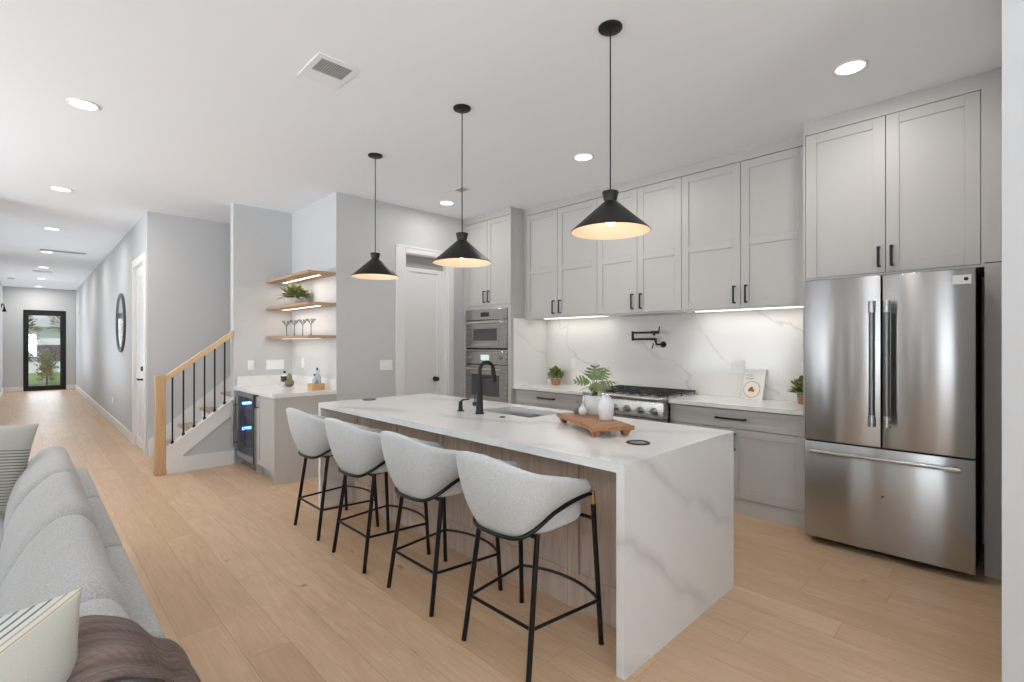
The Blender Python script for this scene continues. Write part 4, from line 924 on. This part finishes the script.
# ================================================================== SOFA
sf = thing('sofa', 'long light grey linen sofa seen from behind and above', 'sofa', (-.3, 2.5, 0))
SB, SE = .79, 4.27; seams = [.79, 1.66, 2.53, 3.40, 4.27]
for a, b in zip(seams, seams[1:]):
    MB().box((.10, a+.003, .06), (.277, b-.003, .628), .028, 4).build('back_frame', m_sofa, sf, 60)
    MB().box((-.72, a+.003, .06), (.095, b-.003, .30), .02, 3).build('base', m_sofa, sf, 60)
    MB().box((-.74, a+.006, .30), (-.02, b-.006, .455), .05, 5).build('seat_cushion', m_sofa, sf, 60)
prof = [(-.090, .455), (-.085, .54), (-.055, .635), (-.006, .712), (.045, .770), (.098, .800), (.15, .794), (.180, .755), (.200, .69), (.205, .635), (.17, .60), (.10, .54), (0, .47), (-.07, .445)]
def back_cushion(a, b, seed):
    c = Vector((.04, 0, .60)); rings = []; NN = 36
    P2 = []
    for i, p in enumerate(prof):
        q = prof[(i+1) % len(prof)]
        for k in range(4): P2.append((p[0]+(q[0]-p[0])*k/4, p[1]+(q[1]-p[1])*k/4))
    for _ in range(4):
        n_ = len(P2); P2 = [((P2[i-1][0]+2*P2[i][0]+P2[(i+1) % n_][0])/4, (P2[i-1][1]+2*P2[i][1]+P2[(i+1) % n_][1])/4) for i in range(n_)]
    for i in range(NN+1):
        tt = -1+2*i/NN; ta_ = math.sin(tt*PI/2); s = max(.02, (1-abs(ta_)**14))**(1/3.0); s = max(s, .60) if i not in (0, NN) else .52
        y = (a+b)/2+(b-a-.006)/2*ta_
        ring = []
        for (x, z) in P2:
            dz = mnoise.noise(Vector((x*5, y*2.2+seed*7, z*5)))*.016*s + mnoise.noise(Vector((x*14, y*9+seed*3, z*12)))*.0025
            v = Vector((x, 0, z))-c; v = v*(.25+.75*s)+v.normalized()*dz
            ring.append((c.x+v.x, y, max(c.z+v.z, .452)))
        rings.append(ring)
    return MB().loft(rings)
for i, (a, b) in enumerate(zip(seams, seams[1:])):
    back_cushion(a, b-(.02 if i == 3 else 0), i).build('back_cushion', m_sofa, sf, 70)
for xx in (-.68, .22):
    for yy in (.85, 4.20): MB().cyl((xx, yy, 0), (xx, yy, .062), .022).build('leg', m_dark, sf)
# throw blanket draped over the back
m_throw = mat('brown_knit_throw', srgb(132, 108, 100), .95, spec=.15, **{'Sheen Weight': .3}); n = N(m_throw)
uvn = n.n('UVMap'); wv = n.n('TexWave', wave_type='BANDS', bands_direction='DIAGONAL'); wv.inputs['Scale'].default_value = 26; wv.inputs['Distortion'].default_value = 1.5
n.l(uvn.outputs[0], wv.inputs['Vector']); ns = n.noise(n.mapping(uvn.outputs[0], (34, 2, 1)), 2, 4, .6)
cc = n.ramp(ns, [(.3, srgb(128, 104, 94)), (.5, srgb(160, 136, 124)), (.7, srgb(190, 168, 154))])
wv2 = n.n('TexWave', wave_type='BANDS', bands_direction='X'); wv2.inputs['Scale'].default_value = 60; n.l(uvn.outputs[0], wv2.inputs['Vector'])
n.l(n.mix(n.math('MULTIPLY', wv.outputs['Fac'], .22), cc, srgb(92, 70, 62)), n.b.inputs['Base Color'])
n.bump(n.math('ADD', wv.outputs['Fac'], wv2.outputs['Fac']), .5, .003)
path = [(-.115, .50), (-.102, .58), (-.066, .660), (-.014, .732), (.038, .786), (.095, .812), (.140, .803), (.178, .766), (.210, .706), (.236, .674), (.264, .652), (.286, .622), (.291, .56), (.292, .46), (.293, .36), (.294, .26)]
pp = []
for i in range(len(path)-1):
    for k in range(4): pp.append((path[i][0]+(path[i+1][0]-path[i][0])*k/4, path[i][1]+(path[i+1][1]-path[i][1])*k/4))
pp.append(path[-1])
for _ in range(3): pp = [pp[0]]+[((pp[i-1][0]+2*pp[i][0]+pp[i+1][0])/4, (pp[i-1][1]+2*pp[i][1]+pp[i+1][1])/4) for i in range(1, len(pp)-1)]+[pp[-1]]
mb = MB(); bm = mb.bm; NVv = 48; grid = []
for i, (x, z) in enumerate(pp):
    s = i/(len(pp)-1)
    t0 = Vector((pp[min(i+1, len(pp)-1)][0]-pp[max(i-1, 0)][0], 0, pp[min(i+1, len(pp)-1)][1]-pp[max(i-1, 0)][1])).normalized(); nr = Vector((-t0.z, 0, t0.x))
    ya = 1.13+.16*max(0, min(1, (s-.42)/.22))+.04*max(0, (.34-s)/.34); yb = 1.45+.09*max(0, min(1, (s-.42)/.22))+.22*max(0, (.38-s)/.38)
    row_ = []
    for j in range(NVv+1):
        f = j/NVv; y = ya+(yb-ya)*f
        fold = .008*math.sin(f*15+2.2*math.sin(s*3.2))*(1-.6*f)+.005*math.sin(f*31+s*6)*(1-f)+.006*(1-f)**2; fold *= (1-.6*min(1, max(0, (s-.45)/.2)))
        row_.append(bm.verts.new(Vector((x, y, z))+nr*(fold+.010)))
    grid.append(row_)
uvl = bm.loops.layers.uv.new('UVMap')
for i in range(len(grid)-1):
    for j in range(NVv):
        fc = bm.faces.new((grid[i][j], grid[i][j+1], grid[i+1][j+1], grid[i+1][j]))
        for lp, (a, b) in zip(fc.loops, ((i, j), (i, j+1), (i+1, j+1), (i+1, j))): lp[uvl].uv = (b/NVv*.38, a/(len(grid)-1)*1.1)
r = bmesh.ops.solidify(bm, geom=list(bm.faces), thickness=.007)
o = mb.build('throw_blanket', m_throw, None, 80); o['label'] = 'brown knit throw blanket draped over the sofa back'; o['category'] = 'blanket'
# striped pillows
def striped(name, c_top, zlo, zhi, per, cs, cs2, cplain, skew=0.0, mid=None):
    m = mat(name, c_top, .95, spec=.15, **{'Sheen Weight': .2}); n = N(m); co = n.coords(); sx = n.n('SeparateXYZ'); n.l(co, sx.inputs[0]); z = n.math('MULTIPLY_ADD', sx.outputs[0], -skew, sx.outputs[2])
    wob = n.math('MULTIPLY_ADD', n.noise(co, 3, 2), .02, z)
    fr_ = n.math('FRACT', n.math('DIVIDE', wob, per)); ln = n.math('LESS_THAN', fr_, .30)
    inb = n.math('MULTIPLY', n.math('GREATER_THAN', z, zlo), n.math('LESS_THAN', z, zhi))
    rr = n.math('LESS_THAN', z, (zlo+zhi)/2 if mid is None else mid)
    stripe = n.mix(rr, cs, cs2)
    base = n.mix(n.math('GREATER_THAN', z, zlo), cplain, c_top)
    cc_ = n.mix(n.math('MULTIPLY', ln, inb), base, stripe)
    a = n.noise(co, 350, 2); n.l(n.mix(n.math('MULTIPLY', a, .18), cc_, (.3, .3, .28, 1)), n.b.inputs['Base Color']); n.bump(a, .35, .002)
    return m
def pillow(name, w, h, th, m, loc, rot, label):
    mb = MB(); NG = 28
    for sg in (-1, 1):
        g = []
        for i in range(NG+1):
            r_ = []
            for j in range(NG+1):
                a, b = math.sin((-1+2*i/NG)*PI/2), math.sin((-1+2*j/NG)*PI/2)
                px_ = a*w/2*(1-.07*(1-b*b)); pz_ = b*h/2*(1-.07*(1-a*a))
                d = th/2*(max(0, 1-a**4)*max(0, 1-b**4))**.55
                d += .004*mnoise.noise(Vector((a*3+sg, b*3, 1)))*(d > .01)
                r_.append(mb.bm.verts.new((px_, sg*d, pz_)))
            g.append(r_)
        for i in range(NG):
            for j in range(NG): mb.bm.faces.new((g[i][j], g[i+1][j], g[i+1][j+1], g[i][j+1]))
    bmesh.ops.remove_doubles(mb.bm, verts=mb.bm.verts, dist=1e-5)
    o = mb.build(name, m, None, 80, origin=(0, 0, 0)); o.location = loc; o.rotation_euler = rot; o['label'] = label; o['category'] = 'pillow'; o['group'] = 'striped throw pillows on the sofa'
    return o
mp1 = striped('pillow_stripes_fine', srgb(178, 176, 168), -.20, .12, .0165, srgb(96, 86, 72), srgb(108, 98, 82), srgb(186, 178, 162))
mp2 = striped('pillow_stripes_wide', srgb(200, 200, 192), .106, .60, .0108, srgb(98, 100, 100), srgb(176, 150, 112), srgb(184, 180, 168), .55, .124)
pillow('throw_pillow', .52, .52, .15, mp1, (-.245, 4.02, .735), (math.radians(-7), math.radians(7), math.radians(-4)), 'pale pillow with fine horizontal stripes at the far end of the sofa')
pillow('throw_pillow', .50, .50, .15, mp2, (-.160, 1.285, .685), (math.radians(-10), math.radians(-4), math.radians(-8)), 'beige pillow with a few dark and tan stripes in the bottom left corner')
# ================================================================== OUTSIDE THE FRONT DOOR
m_grass = mat('grass', srgb(120, 150, 78), .9); n = N(m_grass); n.l(n.ramp(n.noise(n.coords(), 3, 5), [(.3, srgb(98, 132, 62)), (.7, srgb(150, 176, 104))]), n.b.inputs['Base Color'])
o = B((-14, 21.0, -.25), (16, 60, -.12)).build('lawn', m_grass); o['label'] = 'green lawn outside the front door'; o['category'] = 'lawn'; o['kind'] = 'structure'
o = B((-1.2, 20.9, -.12), (2.0, 22.3, -.02), .01).build('porch_step', mat('concrete', (.5, .49, .47), .9)); o['label'] = 'concrete porch slab outside the front door'; o['category'] = 'step'; o['kind'] = 'structure'
def bush(c, R, Hh, n_, L, m, seed, name, lab, cat='shrub', trunk=None):
    t = thing(name, lab, cat, (c[0], c[1], -.12))
    MB().tube([(c[0], c[1], -.13), (c[0]+.03, c[1], c[2]+Hh*.5)], trunk or .03, 8).build('trunk', mat('bark', (.12, .09, .07), .9), t)
    foliage(c, R, Hh, n_, L, L*.3, seed=seed).build('foliage', m, t)
    return t
bush((.46, 23.6, -.05), .36, 1.25, 1100, .10, m_leafa, 31, 'garden_shrub', 'leafy shrub just outside the glass of the front door')
bush((-.35, 24.6, .9), .75, 1.9, 1300, .18, m_leafb, 33, 'garden_tree', 'dark green tree on the left outside the front door', 'tree', .07)
bush((1.25, 25.0, 1.75), .75, 1.3, 900, .18, m_leafa, 35, 'garden_tree', 'bright green tree on the right outside the front door', 'tree', .06)
for i, (bx_, lb_) in enumerate(((-5.0, 'left'), (-.2, 'centre, behind the white house'), (4.6, 'right'))):
    bush((bx_, 45, 1.2), 1.9, 4.6, 900, .5, m_leafb if i % 2 else m_leafa, 50+i, 'garden_tree', 'tree beyond the lawn seen through the front door, '+lb_, 'tree', .2)
t = thing('neighbour_house', 'white house across the lawn seen through the front door', 'house', (.3, 36, 0))
B((-1.8, 36, -.12), (2.6, 38.5, 2.3)).build('wall', mat('white_siding', (.8, .8, .8), .8), t)
B((-.4, 35.95, .5), (1.5, 36.0, 1.35)).build('garage_opening', mat('garage_dark', (.08, .06, .06), .7), t)
MB().prism([(-2.2, 2.3), (3.0, 2.3), (2.2, 3.0), (-1.4, 3.0)], (35.6, 38.9)).build('roof', mat('light_roof', (.66, .66, .66), .8), t)
